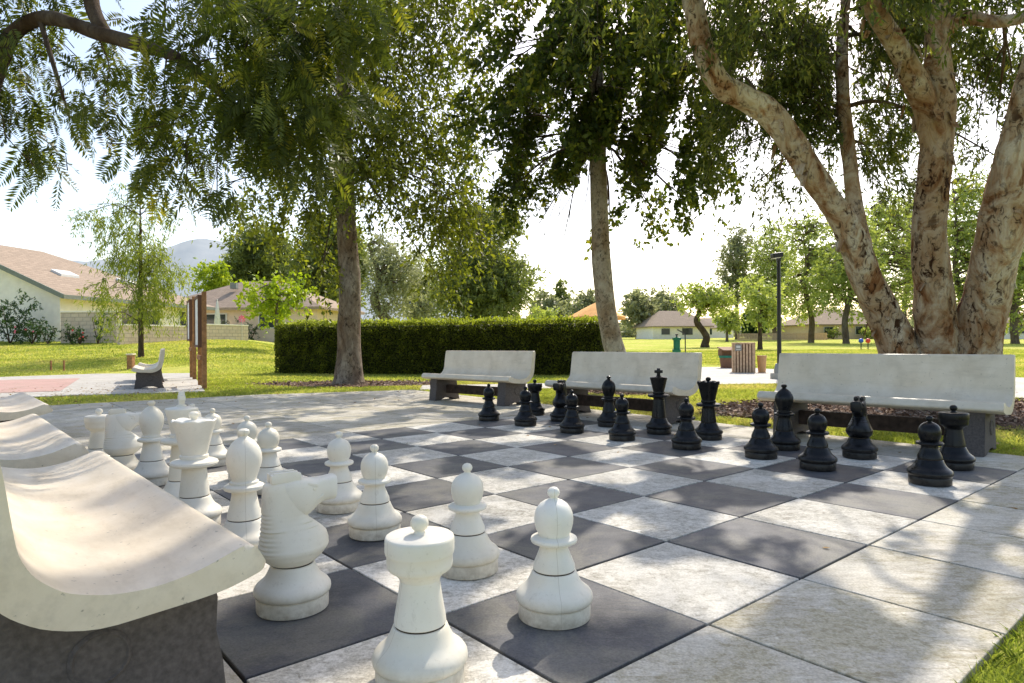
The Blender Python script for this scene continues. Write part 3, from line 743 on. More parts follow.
def cloud(px0, px1, py0, py1, d, n, r, w=1.0, shape='round', seed=0):
    """n overlapping leaf masses filling an oval seen between those directions at distance d"""
    rg = np.random.default_rng(seed); out = []
    cx, cy = (px0 + px1) / 2, (py0 + py1) / 2; hx, hy = (px1 - px0) / 2, (py1 - py0) / 2
    ppm = FOC / d
    rp = r * ppm
    for k in range(n):
        a = rg.uniform(0, 2 * PI); q = math.sqrt(rg.random())
        x, y = q * math.cos(a), q * math.sin(a)
        if shape == 'cone': 
            y = rg.uniform(-1, 1); x = rg.uniform(-1, 1) * (.15 + .85 * (y + 1) / 2)
        if shape == 'box': x, y = rg.uniform(-1, 1), rg.uniform(-1, 1)
        X_, Y_ = cx + x * max(1, hx - rp * .8), cy + y * max(1, hy - rp * .7)
        dd = d + rg.uniform(-1, 1) * hx / ppm * .6
        rr = r * rg.uniform(.45, 1.3)
        out.append(B(X_, Y_, dd, rr, rr, rr * .8, w))
    return out
# weeping young tree on the left lawn
pb = at(141, 356, .0)
far_tree('weeping_tree', 'young wispy tree with drooping pale foliage beside the tan house', 141, 356, 24.5,
         cloud(88, 182, 215, 330, 24.5, 24, .58, .8, seed=3) + cloud(95, 175, 190, 235, 24.5, 8, .53, .7, seed=4) + [B(128, 185, 24.5, .4), B(88, 212, 24.5, .46), B(175, 300, 24.5, .53), B(110, 318, 24.5, .4)],
         M['leaf_weep'], M['bark_dark'], .095, 92, 14, .65, .19, .036, 1.3, sub=1)
# trees left-centre, behind the hedge and houses
far_tree('round_tree', 'small yellow-green tree behind the roof of the farther house', 215, 330, 62, cloud(199, 233, 262, 296, 62, 10, 1.0, 1, seed=1), M['leaf_lime'], tr_r=.2, dens=26, L=.3, W=.2)
far_tree('lime_tree', 'bright lime-green leafy tree between the farther house and the hedge', 277, 335, 30, cloud(243, 312, 268, 324, 30, 18, .65, 1, seed=2), M['leaf_lime'], tr_r=.12, dens=34, L=.2, W=.12, tl=.5)
far_tree('pine_tree', 'dark rounded tree left of the tall grey trunk', 262, 335, 75, cloud(225, 300, 224, 300, 75, 18, 2.2, 1.1, seed=5) + cloud(228, 250, 262, 300, 75, 5, 1.6, 1, seed=51), M['leaf_pine'], tr_r=.5, dens=17, L=.5, W=.22, tl=1.2, group='background trees')
far_tree('pine_tree', 'dark rounded tree right behind the tall grey trunk', 320, 335, 70, cloud(290, 372, 212, 318, 70, 24, 2.2, 1.1, seed=6), M['leaf_pine'], tr_r=.5, dens=17, L=.5, W=.22, tl=1.2, group='background trees')
far_tree('pine_tree', 'grey-green airy pine with slanting trunk left of the dark conifer', 391, 330, 48, cloud(360, 425, 238, 318, 48, 22, 1.3, .9, seed=7) + cloud(368, 400, 222, 262, 48, 6, 1.1, .8, seed=71), M['leaf_far_grey'], tr_r=.45, dens=20, L=.32, W=.1, tl=1.0, lean=-1.6, group='background trees')
far_tree('conifer_tree', 'large dark conifer standing behind the middle of the hedge', 478, 335, 40, cloud(424, 545, 230, 330, 40, 44, 1.25, 1.2, seed=8) + cloud(440, 525, 190, 250, 40, 18, 1.15, 1.2, seed=81), M['leaf_pine'], tr_r=.5, dens=30, L=.3, W=.1, tl=.9, group='background trees')
far_tree('pine_tree', 'dull green tree between the slanting pine and the dark conifer, above the hedge', 415, 330, 60, cloud(398, 440, 252, 326, 60, 18, 1.4, 1, seed=77), M['leaf_far_grey'], tr_r=.3, dens=18, L=.34, W=.14, tl=1.0, group='background trees')
# distant centre
far_tree('distant_tree', 'pale distant tree left of the dark cypress above the hedge', 548, 330, 150, cloud(530, 562, 297, 330, 150, 8, 2.4, 1, seed=9), M['leaf_far_grey'], tr_r=.4, dens=7, L=.9, W=.6, tl=1.8, group='distant trees')
far_tree('cypress_tree', 'small dark pointed cypress on the skyline above the hedge', 561, 325, 160, [B(561, 316, 160, 2.6, w=2), B(561, 307, 160, 2.2, w=2), B(561, 298, 160, 1.5, w=2), B(561, 290, 160, .9, w=2), B(561, 284, 160, .5, w=3)], M['leaf_pine'], tr_r=.3, dens=12, L=.8, W=.5, tl=1.0)
far_tree('distant_tree', 'pale sparse distant tree just left of the slender pale trunk', 588, 330, 140, cloud(574, 604, 288, 325, 140, 8, 2.2, 1, seed=10), M['leaf_far_grey'], tr_r=.3, dens=7, L=.8, W=.5, tl=1.8, group='distant trees')
far_tree('distant_tree', 'pale olive distant tree just right of the slender pale trunk', 637, 335, 130, cloud(622, 655, 288, 330, 130, 10, 2.1, 1, seed=11), M['leaf_far_grey'], tr_r=.3, dens=8, L=.8, W=.5, tl=1.6, group='distant trees')
far_tree('distant_tree', 'hazy distant tree behind the small beige house', 664, 335, 170, cloud(650, 680, 292, 326, 170, 8, 2.6, 1, seed=12), M['leaf_far_grey'], tr_r=.3, dens=7, L=.9, W=.6, tl=1.8, group='distant trees')
far_tree('lawn_tree', 'crooked tree with dark domed crown standing alone on the far lawn', 705, 347, 60, cloud(677, 735, 282, 316, 60, 20, .85, .9, seed=13), M['leaf_far_green'], M['bark_dark'], tr_r=.35, dens=26, L=.32, W=.18, tl=.8, lean=-1.0, sub=3)
far_tree('lawn_tree', 'small round pale-green tree on the far lawn left of the litter enclosure', 727, 340, 90, cloud(716, 742, 308, 333, 90, 8, 1.2, 1, seed=14), M['leaf_far_green'], tr_r=.2, dens=16, L=.4, W=.25, tl=.8)
far_tree('tall_pine', 'tall thin grey-green pine on the skyline above the litter enclosure', 737, 335, 110, cloud(722, 755, 230, 300, 110, 16, 1.7, .8, seed=15) + [B(737, 235, 110, 1.3)], M['leaf_far_grey'], tr_r=.35, dens=12, L=.6, W=.25, tl=1.4)
far_tree('lawn_tree', 'young light-green tree just left of the lamp post', 760, 348, 50, cloud(740, 782, 278, 330, 50, 16, .8, .9, seed=16), M['leaf_far_green'], M['bark_dark'], tr_r=.18, dens=26, L=.3, W=.16, tl=.7)
for k, (px, d, x0, x1, y0, y1, lab) in enumerate([
        (775, 105, 748, 800, 226, 318, 'tall broad tree behind the lamp post, on the skyline'),
        (811, 78, 780, 845, 218, 322, 'spreading lawn tree with forked grey trunk right of the lamp post'),
        (846, 72, 815, 890, 225, 322, 'spreading lawn tree with forked trunk left of the leaning paperbark stem'),
        (880, 80, 860, 925, 205, 318, 'tree seen between the leaning and the upright paperbark stems'),
        (905, 95, 890, 960, 180, 320, 'tall tree seen just left of the upright paperbark stem'),
        (962, 70, 945, 1000, 175, 315, 'tree seen between the upright and the right paperbark stems'),
        (1015, 66, 985, 1060, 190, 330, 'dark tree at the right edge beyond the lawn')]):
    bl = cloud(x0 - 6, x1 + 6, y0 - 14, y1 + 2, d, 52, 1.35 * d / 78, .8, seed=20 + k)
    far_tree('lawn_tree', lab, px, 338, d, bl, M['leaf_far_green'] if k not in (4,) else M['leaf_far_grey'], M['bark_far'], tr_r=.36, dens=13, per=10, L=.34, W=.2, tl=1.3, lean=(-1) ** k * .9, group='trees along the far lawn', sub=3)
far_tree('shrub_tree', 'dark green bushy tree low behind the litter enclosure', 752, 338, 115, cloud(738, 768, 310, 338, 115, 8, 1.7, 1.2, seed=31), M['leaf_shrub'], tr_r=.2, dens=14, L=.5, W=.3, tl=.8)
far_tree('distant_tree', 'low distant tree peeping above the hedge left of the skyline cypress', 545, 335, 90, cloud(530, 556, 306, 326, 90, 5, 1.4, 1, seed=33), M['leaf_far_green'], tr_r=.2, dens=12, L=.5, W=.3, tl=.9, group='distant trees')
# far belt of trees reading as one mass on the skyline
bb = []
rg = np.random.default_rng(5)
for px in np.arange(-150, 1200, 7):
    h = rg.uniform(2, 9) + (4 if px > 500 else 8)
    bb.append(B(px, 338 - h * .5 - (px < 500) * -3, 230 + rg.uniform(-20, 20), 3.2, 3.2, rg.uniform(2, 5), 1))
o, _ = foliage('distant_woodland', M['leaf_far_grey'], bb, None, 5, 9, 2.0, 1.4, .9, .2)
tag(o, 'low band of distant woodland along the horizon', 'woodland', kind='stuff')

# ------------------------------------------------------------------ hedge
hl = at(274, 374, 0); hr_ = at(606, 376, 0)
h0 = Vector((hl.x, hl.y, 0)); h1 = Vector((hr_.x, hr_.y + .3, 0))
hd = (h1 - h0); HL = hd.length; hd.normalize(); hn = Vector((-hd.y, hd.x, 0))
if hn.y < 0: hn = -hn
HH = 1.50; HT = 1.5
hedge = empty('hedge', tuple(h0), math.atan2(hd.y, hd.x), 'long clipped dark green hedge behind the benches', 'hedge')
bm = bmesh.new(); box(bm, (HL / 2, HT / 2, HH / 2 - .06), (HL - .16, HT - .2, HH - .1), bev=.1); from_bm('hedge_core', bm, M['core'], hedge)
def hedge_pts(n, face):
    u = rng.random(n); v = rng.random(n)
    if face == 'front': p = np.stack([u * HL, np.zeros(n), v * HH], 1); d_ = np.array([0, -1., .1])
    if face == 'top': p = np.stack([u * HL, v * HT, np.full(n, HH)], 1); d_ = np.array([0, -.1, 1.])
    if face == 'left': p = np.stack([np.zeros(n), u * HT, v * HH], 1); d_ = np.array([-1., 0, .1])
    if face == 'right': p = np.stack([np.full(n, HL), u * HT, v * HH], 1); d_ = np.array([1., 0, .1])
    bumpy = np.array([noise.noise(Vector(q * 1.3)) * .11 + noise.noise(Vector(q * 6)) * .035 for q in p])
    # rounded corners
    rr = .12
    ex = np.clip(rr - np.minimum(p[:, 0], HL - p[:, 0]), 0, rr); ez = np.clip(rr - (HH - p[:, 2]), 0, rr); ey = np.clip(rr - np.minimum(p[:, 1], HT - p[:, 1]), 0, rr)
    p = p + d_ * (bumpy - .05 * rng.random(n) ** 1.0)[:, None]
    if face == 'front': p[:, 1] += ez * .5 + ex * .5
    if face == 'top': p[:, 2] -= (ey + ex) * .5
    if face in ('left', 'right'): p[:, 0] += (ez + ey) * .5 * (1 if face == 'left' else -1)
    return p, np.repeat(d_[None], n, 0)
Pp = []; Dd = []; tn = []
for face, n, tb0 in (('front', 30000, .47), ('top', 13000, .8), ('left', 3600, .45), ('right', 3600, .5)):  # top and upper front edge toned lighter, painting the hedge's sunlit strip
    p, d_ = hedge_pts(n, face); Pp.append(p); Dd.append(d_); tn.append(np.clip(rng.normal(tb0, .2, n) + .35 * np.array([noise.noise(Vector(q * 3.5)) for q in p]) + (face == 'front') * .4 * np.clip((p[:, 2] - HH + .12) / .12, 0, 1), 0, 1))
for _ in range(420):
    x_, y_ = rng.uniform(.1, HL - .1), rng.uniform(.05, HT - .1); h_ = rng.uniform(.04, .16); k_ = int(h_ * 60) + 2
    q_ = np.array([x_, y_, HH - .03]) + np.linspace(0, 1, k_)[:, None] * np.array([rng.normal() * .03, rng.normal() * .03, h_])
    Pp.append(q_); Dd.append(np.repeat(np.array([[0, 0, .9]]), k_, 0)); tn.append(np.full(k_, rng.uniform(.6, 1)))
Pp = np.concatenate(Pp); Dd = np.concatenate(Dd); tn = np.concatenate(tn)
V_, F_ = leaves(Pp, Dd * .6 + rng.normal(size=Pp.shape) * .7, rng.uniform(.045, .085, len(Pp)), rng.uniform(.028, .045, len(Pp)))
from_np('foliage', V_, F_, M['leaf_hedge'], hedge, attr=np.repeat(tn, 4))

# ------------------------------------------------------------------ houses
def quad(bm, pts, mi=0):
    f = bm.faces.new([bm.verts.new(p) for p in pts]); f.material_index = mi; return f
def roof_slab(bm, pts, th=.18, mi=0):
    """thick sheet from planar points"""
    a = [bm.verts.new(p) for p in pts]; b = [bm.verts.new((p[0], p[1], p[2] - th)) for p in pts]
    bm.faces.new(a); bm.faces.new(b[::-1])
    for k in range(len(pts)): bm.faces.new((a[k], b[k], b[(k + 1) % len(pts)], a[(k + 1) % len(pts)]))
gz = 1.17
hx, hy = -23.8, 35.0
ho = empty('house', (0, 0, 0), 0, 'tan bungalow with brown shingle roof and skylight at the left edge', 'house')
dirv = np.array([.16, .987]); nrm = np.array([-.987, .16])
def hp(a, b, z): p = np.array([hx, hy]) + dirv * a + nrm * b; return (p[0], p[1], gz + z)   # a: away, b: to the left
bm = bmesh.new()
LEN = 12.5; WD = 14.6; EV = 2.45; RI = 5.75
# walls
quad(bm, [hp(0, .3, -.5), hp(0, WD, -.5), hp(0, WD, EV), hp(0, WD / 2, RI - .25), hp(0, .3, EV)])
quad(bm, [hp(0, .3, -.5), hp(0, .3, EV), hp(LEN, .3, EV), hp(LEN, .3, -.5)])
quad(bm, [hp(0, WD, -.5), hp(0, WD, EV), hp(LEN, WD, EV), hp(LEN, WD, -.5)])
quad(bm, [hp(LEN, .3, -.5), hp(LEN, WD, -.5), hp(LEN, WD, EV), hp(LEN, .3, EV)])
from_bm('wall', bm, M['stucco'], ho)
bm = bmesh.new()
rl = 6.0
roof_slab(bm, [hp(-.5, -.35, EV - .05), hp(LEN + .4, -.35, EV - .05), hp(rl, WD / 2, RI), hp(-.5, WD / 2, RI)])
roof_slab(bm, [hp(-.5, WD + .4, EV - .05), hp(-.5, WD / 2, RI), hp(rl, WD / 2, RI), hp(LEN + .4, WD + .4, EV - .05)])
roof_slab(bm, [hp(LEN + .4, -.35, EV - .05), hp(LEN + .4, WD + .4, EV - .05), hp(rl, WD / 2, RI)])
roof = from_bm('roof', bm, M['shingle'], ho)
bm = bmesh.new()
def bar(bm, p, q, w, h):
    p = Vector(p); q = Vector(q); d = q - p; L = d.length; d.normalize()
    s = d.cross(Vector((0, 0, 1))).normalized(); u = s.cross(d)
    vs = []
    for P in (p, q):
        for a, b in ((-1, -1), (1, -1), (1, 1), (-1, 1)): vs.append(bm.verts.new(P + s * w / 2 * a + u * h / 2 * b))
    for f in ((0, 1, 2, 3), (7, 6, 5, 4), (0, 4, 5, 1), (1, 5, 6, 2), (2, 6, 7, 3), (3, 7, 4, 0)): bm.faces.new([vs[i] for i in f])
bar(bm, hp(-.53, -.4, EV - .16), hp(-.53, WD / 2, RI - .12), .06, .24); bar(bm, hp(-.53, -.4, EV - .16), hp(LEN + .4, -.4, EV - .16), .06, .22)
bar(bm, hp(-.53, WD / 2, RI - .12), hp(-.53, WD + .45, EV - .16), .06, .24)
from_bm('fascia', bm, M['trim'], ho)
bm = bmesh.new()
sl = (RI - EV) / (WD / 2 + .35)
def onroof(a, b, dz): return hp(a, b, EV - .05 + (b + .35) * sl + dz)
for (a0, a1, b0, b1) in ((2.6, 3.9, 2.7, 3.4), (7.5, 8.6, 2.6, 3.3)):
    t_ = [onroof(a0, b0, .16), onroof(a1, b0, .16), onroof(a1, b1, .16), onroof(a0, b1, .16)]; b_ = [onroof(a0, b0, .0), onroof(a1, b0, .0), onroof(a1, b1, .0), onroof(a0, b1, .0)]
    A_ = [bm.verts.new(p) for p in t_]; B_ = [bm.verts.new(p) for p in b_]
    bm.faces.new(A_)
    for k in range(4): bm.faces.new((A_[k], B_[k], B_[(k + 1) % 4], A_[(k + 1) % 4]))
    from_bm('skylight', bm, M['white_paint'], roof); bm = bmesh.new()
bm.free()
# windows on the long side
def wall_window(parent, a0, a1, z0, z1, off=.3):
    bm = bmesh.new(); c = Vector(hp((a0 + a1) / 2, off - .06, (z0 + z1) / 2)); rz = math.atan2(dirv[1], dirv[0])
    for (x, z, w, h) in ((0, (z1 - z0) / 2, a1 - a0 + .1, .1), (0, -(z1 - z0) / 2, a1 - a0 + .1, .1), (-(a1 - a0) / 2, 0, .1, z1 - z0), ((a1 - a0) / 2, 0, .1, z1 - z0), (0, 0, .06, z1 - z0)):
        box(bm, (c.x + x * dirv[0], c.y + x * dirv[1], c.z + z), (w, .12, h), rz)
    w = from_bm('window', bm, M['white_paint'], parent)
    bm = bmesh.new(); box(bm, (c.x, c.y, c.z), (a1 - a0, .04, z1 - z0), rz); from_bm('pane', bm, M['glass_dark'], w)
wall_window(ho, 4.2, 7.6, .6, 1.95); wall_window(ho, 9.5, 11.0, .0, 2.0)
# block walls in front
def block_wall(label, p, q, h, z0, mat=M['block'], cap=True, name='block_wall', group='garden walls by the houses'):
    p = Vector(p); q = Vector(q); L = (q - p).length; rz = math.atan2(q.y - p.y, q.x - p.x)
    t = empty(name, ((p.x + q.x) / 2, (p.y + q.y) / 2, z0), rz, label, 'wall', group)
    bm = bmesh.new(); box(bm, (0, 0, h / 2 - .3), (L, .2, h + .6)); from_bm('wall_face', bm, mat, t)
    bm = bmesh.new(); box(bm, (0, 0, h + .035), (L + .04, .26, .07), bev=.01); from_bm('coping', bm, M['stucco'], t)
bp = lambda px, d: (atd(px, 340, d).x, atd(px, 340, d).y, 0)
block_wall('taller brick-pattern wall right against the gable of the near bungalow', bp(62, 33.5), bp(118, 33.5), 1.45, 1.12)
block_wall('low brick-pattern wall running right from the near bungalow', bp(118.5, 32), bp(190, 36), .8, 1.05)
block_wall('low pale wall before the farther house', bp(200, 37), bp(247, 40), .85, 1.15)
# second house
h2 = empty('house', (0, 0, 0), 0, 'farther tan house with hipped brown roof behind the low pale wall', 'house')
def hip_house(root, cx, cy, z0, w, dp, ev, ri, rz, wmat, ridge=.4, wins=()):
    R = Matrix.Translation((cx, cy, z0)) @ Matrix.Rotation(rz, 4, 'Z')
    bm = bmesh.new(); box(bm, (0, 0, ev / 2 - .4), (w, dp, ev + .8)); bmesh.ops.transform(bm, matrix=R, verts=bm.verts); from_bm('wall', bm, wmat, root)
    bm = bmesh.new(); o = .6; W2, D2 = w / 2 + o, dp / 2 + o; r = w / 2 * ridge
    e = ev - .1
    for pts in ([(-W2, -D2, e), (W2, -D2, e), (r, 0, ri), (-r, 0, ri)], [(W2, D2, e), (-W2, D2, e), (-r, 0, ri), (r, 0, ri)], [(W2, -D2, e), (W2, D2, e), (r, 0, ri)], [(-W2, D2, e), (-W2, -D2, e), (-r, 0, ri)]): roof_slab(bm, pts, .2)
    bmesh.ops.transform(bm, matrix=R, verts=bm.verts); from_bm('roof', bm, M['shingle'], root)
    for (x, z, ww, hh) in wins:
        bm = bmesh.new(); box(bm, (x, -dp / 2 - .03, z), (ww + .2, .1, hh + .2)); bmesh.ops.transform(bm, matrix=R, verts=bm.verts); wf = from_bm('window', bm, M['white_paint'], root)
        bm = bmesh.new(); box(bm, (x, -dp / 2 - .09, z), (ww, .06, hh)); bmesh.ops.transform(bm, matrix=R, verts=bm.verts); from_bm('pane', bm, M['glass_dark'], wf)
p = atd(262, 340, 56)
hip_house(h2, p.x, p.y, 1.35, 13.5, 9, 2.5, 4.9, -.1, M['stucco2'], .25, [(-4.6, 1.3, 1.0, 1.6), (-1.5, 1.4, 1.6, 1.0), (3, 1.4, 1.8, 1.1)])
# chimney cap and a vent on its roof
bm = bmesh.new(); box(bm, (p.x - 1.5, p.y - 2.0, 1.35 + 4.35), (.5, .5, .5), bev=.03); from_bm('roof_vent', bm, M['trim'], h2)
for k, (px, d, w, ev, ri, lab) in enumerate([(672, 125, 11, 2.5, 5.4, 'small distant beige house with brown roof behind the ball washer'),
                                           (698, 150, 14, 2.4, 4.6, 'long low distant house behind the crooked lawn tree'),
                                           (835, 110, 15, 2.5, 5.0, 'distant bungalow under the lawn trees right of the lamp post'),
                                           (990, 100, 12, 2.5, 4.6, 'distant house half hidden behind the right paperbark stem'),
                                           (600, 150, 14, 2.4, 4.6, 'distant low house hidden mostly behind the pale trunk')]):
    if k == 4: continue
    p = atd(px, 340, d); r = empty('distant_house', (0, 0, 0), 0, lab, 'house', 'houses beyond the far lawn')
    hip_house(r, p.x, p.y, tzf(p.x, p.y) - .1, w, 9, ev, ri, .15 * (-1) ** k, M['stucco2'] if k == 2 else M['stucco'], .45, [(-w * .28, 1.4, 1.6, 1.1), (w * .1, 1.4, 2.0, 1.2)])
# shrubs against the near bungalow
def shrub(name, label, px, py, d, r, rz, mat, group, L=.12, W=.06, dens=60, flowers=None):
    p = atd(px, py, d); z = tzf(p.x, p.y)
    t = empty(name, (0, 0, 0), 0, label, 'shrub', group)
    foliage('foliage', mat, [(p.x + rng.uniform(-.3, .3) * r, p.y + rng.uniform(-.3, .3) * r, z + rz * rng.uniform(.4, .9), r * .7, r * .7, rz * .6) for _ in range(5)], t, dens, 10, .25, L, W, .1)
    tb = Tubes()
    for k in range(5):
        a = rng.uniform(0, 2 * PI); tb.add([(p.x, p.y, z - .05), (p.x + math.cos(a) * r * .3, p.y + math.sin(a) * r * .3, z + rz * .5), (p.x + math.cos(a) * r * .6, p.y + math.sin(a) * r * .6, z + rz)], [.03, .02, .008], 5, 3)
    tb.build('stem', M['bark_dark'], t)
    if flowers:
        for k in range(5):
            bm = bmesh.new()
            q = (p.x + rng.uniform(-r, r), p.y - r * rng.uniform(.5, .95), z + rz * rng.uniform(.4, 1.2))
            for m in range(5):
                a = m * 2 * PI / 5; bmesh.ops.create_icosphere(bm, subdivisions=1, radius=.025, matrix=Matrix.Translation((q[0] + .025 * math.cos(a), q[1], q[2] + .025 * math.sin(a))))
            from_bm('flower', bm, flowers, t)
for (px, d, r, rz, lab, fl) in [(10, 33.5, 1.5, 1.9, 'large dark shrub against the bungalow gable at the left edge', None), (32, 33, .8, 1.0, 'shrub with pink roses before the bungalow gable', M['pink']), (48, 33, .6, .8, 'small shrub between the rose bushes and the brick-pattern wall', None),
                                 (72, 32.5, .5, .7, 'low shrub at the left foot of the brick-pattern wall', None), (80, 32.3, .35, .6, 'little shrub with red flowers before the brick-pattern wall', M['red']), (98, 32.4, .5, 1.3, 'taller thin shrub before the right part of the brick-pattern wall', None)]:
    shrub('garden_shrub', lab, px, 340, d, r, rz, M['leaf_shrub'], 'shrubs by the near bungalow', flowers=fl)
for (px, d, r, lab) in [(226, 50, .7, 'clipped round shrub left of the farther house wall'), (238, 50, .6, 'clipped round shrub at the middle of the farther house wall'), (251, 50, .8, 'clipped round shrub right end of the farther house wall')]:
    shrub('clipped_shrub', lab, px, 340, d, r, 1.0, M['leaf_shrub'], 'shrubs by the farther house')
for (px, d, r, lab) in [(868, 104, 2.0, 'hedge-like shrub at the left of the distant bungalow wall'), (885, 104, 1.8, 'shrub behind the leaning paperbark stem at the distant bungalow'), (833, 104, 1.6, 'shrub between the two forked lawn trees')]:
    shrub('distant_shrub', lab, px, 340, d, r, 1.4, M['leaf_far_green'], 'shrubs by the distant bungalow', .3, .2, 16)

# hills
az = np.linspace(-900, 1150, 240)
ridge = np.interp(az, [-900, -300, -100, 0, 45, 80, 110, 150, 170, 195, 235, 265, 300, 350, 420, 480, 560, 700, 1150], [300, 262, 262, 262, 256, 262, 258, 254, 246, 238, 243, 255, 262, 266, 288, 312, 322, 326, 330])
rows = []
for f_, dd in ((0, 2300), (.35, 2450), (.7, 2650), (1, 2900)):
    row = []
    for k, px in enumerate(az):
        py = 346 + (ridge[k] - 346) * f_ * (1 + (0 if f_ in (0, 1) else .12 * noise.noise(Vector((px * .02, f_ * 5, 0)))))
        py -= (1.5 * noise.noise(Vector((px * .06, 3, 0))) + .8 * noise.noise(Vector((px * .2, 8, 0)))) * f_
        p = atd(px, py, dd + 150 * noise.noise(Vector((px * .03, f_ * 4, 1))))
        row.append((p.x, p.y, p.z if f_ else -20))
    rows.append(row)
V = np.array(rows).reshape(-1, 3); idx = np.arange(len(V)).reshape(4, -1)
F = np.stack([idx[:-1, :-1], idx[:-1, 1:], idx[1:, 1:], idx[1:, :-1]], -1).reshape(-1, 4)
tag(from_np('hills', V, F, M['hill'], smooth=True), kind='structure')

# ------------------------------------------------------------------ benches
top = [(-.012, .366), (-.002, .386), (.012, .408), (.03, .419), (.055, .415), (.13, .388), (.19, .375), (.242, .370), (.30, .373), (.349, .384), (.385, .397), (.412, .416), (.437, .440), (.455, .47), (.465, .50), (.474, .56), (.485, .64), (.50, .73), (.506, .757), (.517, .765)]
bot = [(.555, .765), (.565, .75), (.557, .66), (.547, .58), (.537, .5), (.522, .44), (.498, .395), (.462, .36), (.41, .33), (.33, .310), (.23, .314), (.10, .325), (.03, .342), (-.008, .355)]
def smooth2(pts, m=3):
    P_, _ = catmull([(a, 0, z) for a, z in pts], [1] * len(pts), m); return [(q[0], q[2]) for q in P_]
prof = smooth2(top) + smooth2(bot)
LENB = 1.86
def bench_proto(loc, rz, label, group):
    r = empty('concrete_bench', loc, rz, label, 'bench', group)
    # local x: from front edge to back, local y: along the length
    bm = bmesh.new()
    extrude_poly(bm, prof, Vector((0, -LENB / 2, 0)), Vector((1, 0, 0)), Vector((0, 0, 1)), Vector((0, 1, 0)), LENB, .012)
    from_bm('seat_shell', bm, M['bench_shell'], r, smooth=50)
    leg = [(.068, .338), (.074, .27), (.066, .19), (.050, .11), (.035, 0), (.15, 0), (.18, .03), (.24, .05), (.36, .05), (.42, .03), (.45, 0), (.555, 0), (.515, .1), (.49, .2), (.49, .27), (.505, .36), (.50, .40), (.455, .372), (.40, .35), (.33, .33), (.23, .333)]
    for s_ in (-1, 1):
        bm = bmesh.new()
        y0 = s_ * (LENB / 2 - .20) - .075
        extrude_poly(bm, leg, Vector((0, y0, 0)), Vector((1, 0, 0)), Vector((0, 0, 1)), Vector((0, 1, 0)), .15, .012)
        lg = from_bm('leg', bm, M['bench_leg'], r, smooth=40)
        bm = bmesh.new()
        lathe(bm, [(0, -.006), (.058, -.006), (.062, 0), (.058, .006), (.054, .008), (.05, .004), (0, .004)], 28)
        Mx = Matrix.Translation((.31, s_ * (LENB / 2 - .20 + .0765), .20)) @ Matrix.Rotation(-s_ * PI / 2, 4, 'X')
        bmesh.ops.transform(bm, matrix=Mx, verts=bm.verts)
        from_bm('end_cap', bm, M['bench_leg'], lg, smooth=40)
    bm = bmesh.new(); box(bm, (.31, 0, .175), (.10, LENB - .55, .13), bev=.012)
    from_bm('stretcher', bm, M['bench_beam'], r, smooth=40)
    return r
# front-edge end points (near end, far end) of each bench
def bench_at(proto, near, far, face_left, label, group, z=0.0):
    n = Vector(near[:2]); f = Vector(far[:2]); d = (f - n).normalized(); c = (n + d * LENB / 2)
    # local +x points to the back of the bench
    back = Vector((-d.y, d.x)) if face_left else Vector((d.y, -d.x))
    rz = math.atan2(back.y, back.x)
    if proto is None: return bench_proto((c.x, c.y, z), rz, label, group)
    o = copy_tree(proto); o.location = (c.x, c.y, z); o.rotation_euler = (0, 0, rz)
    o['label'] = label; o['group'] = group
    return o
nb = at(262, 548, .405); fb = at(105, 452, .405)
gL = 'benches behind the white pieces'; gR = 'benches behind the black pieces'
bench1 = bench_at(None, nb, fb, True, 'cream concrete bench nearest the camera at the left edge, curved seat in sun patches', gL)
dB = (Vector(fb[:2]) - Vector(nb[:2])).normalized()
q = Vector(at(86.4, 445, .408)[:2])
bench_at(bench1, q, q + dB, True, 'second concrete bench in the left row, just beyond the nearest one', gL)
q = Vector(at(51.2, 405.2, .408)[:2])
bench_at(bench1, q, q + dB, True, 'third concrete bench in the left row, farthest from the camera', gL)
r3n, r3f = at(1004, 405, .405), at(758, 392.7, .405)
bench_at(bench1, r3n, r3f, False, 'right-hand concrete bench with long plain backrest, before the paperbark tree', gR)
r2n, r2f = at(672.7, 388.3, .405), at(546, 381.3, .405)
bench_at(bench1, r2n, r2f, False, 'middle concrete bench before the slender pale trunk', gR)
r1n, r1f = at(508.8, 377.8, .405), at(425, 374.2, .405)
bench_at(bench1, r1n, r1f, False, 'concrete bench directly before the hedge, left of the black pieces', gR)
# two benches back on the left pad
gP = 'benches on the left pad'
pA = at(131, 389.5, PZ)
b5 = copy_tree(bench1); b5.location = (pA.x - .45, pA.y + .85, PZ); b5.rotation_euler = (0, 0, .50); b5['label'] = 'bench in profile on the left pad, dark legs, seen before the young wispy tree'; b5['group'] = gP
b6 = copy_tree(bench1); b6.location = (pA.x - 1.55, pA.y + 2.95, PZ); b6.rotation_euler = (0, 0, .50); b6['label'] = 'bench behind the one in profile, only its pale seat showing'; b6['group'] = gP

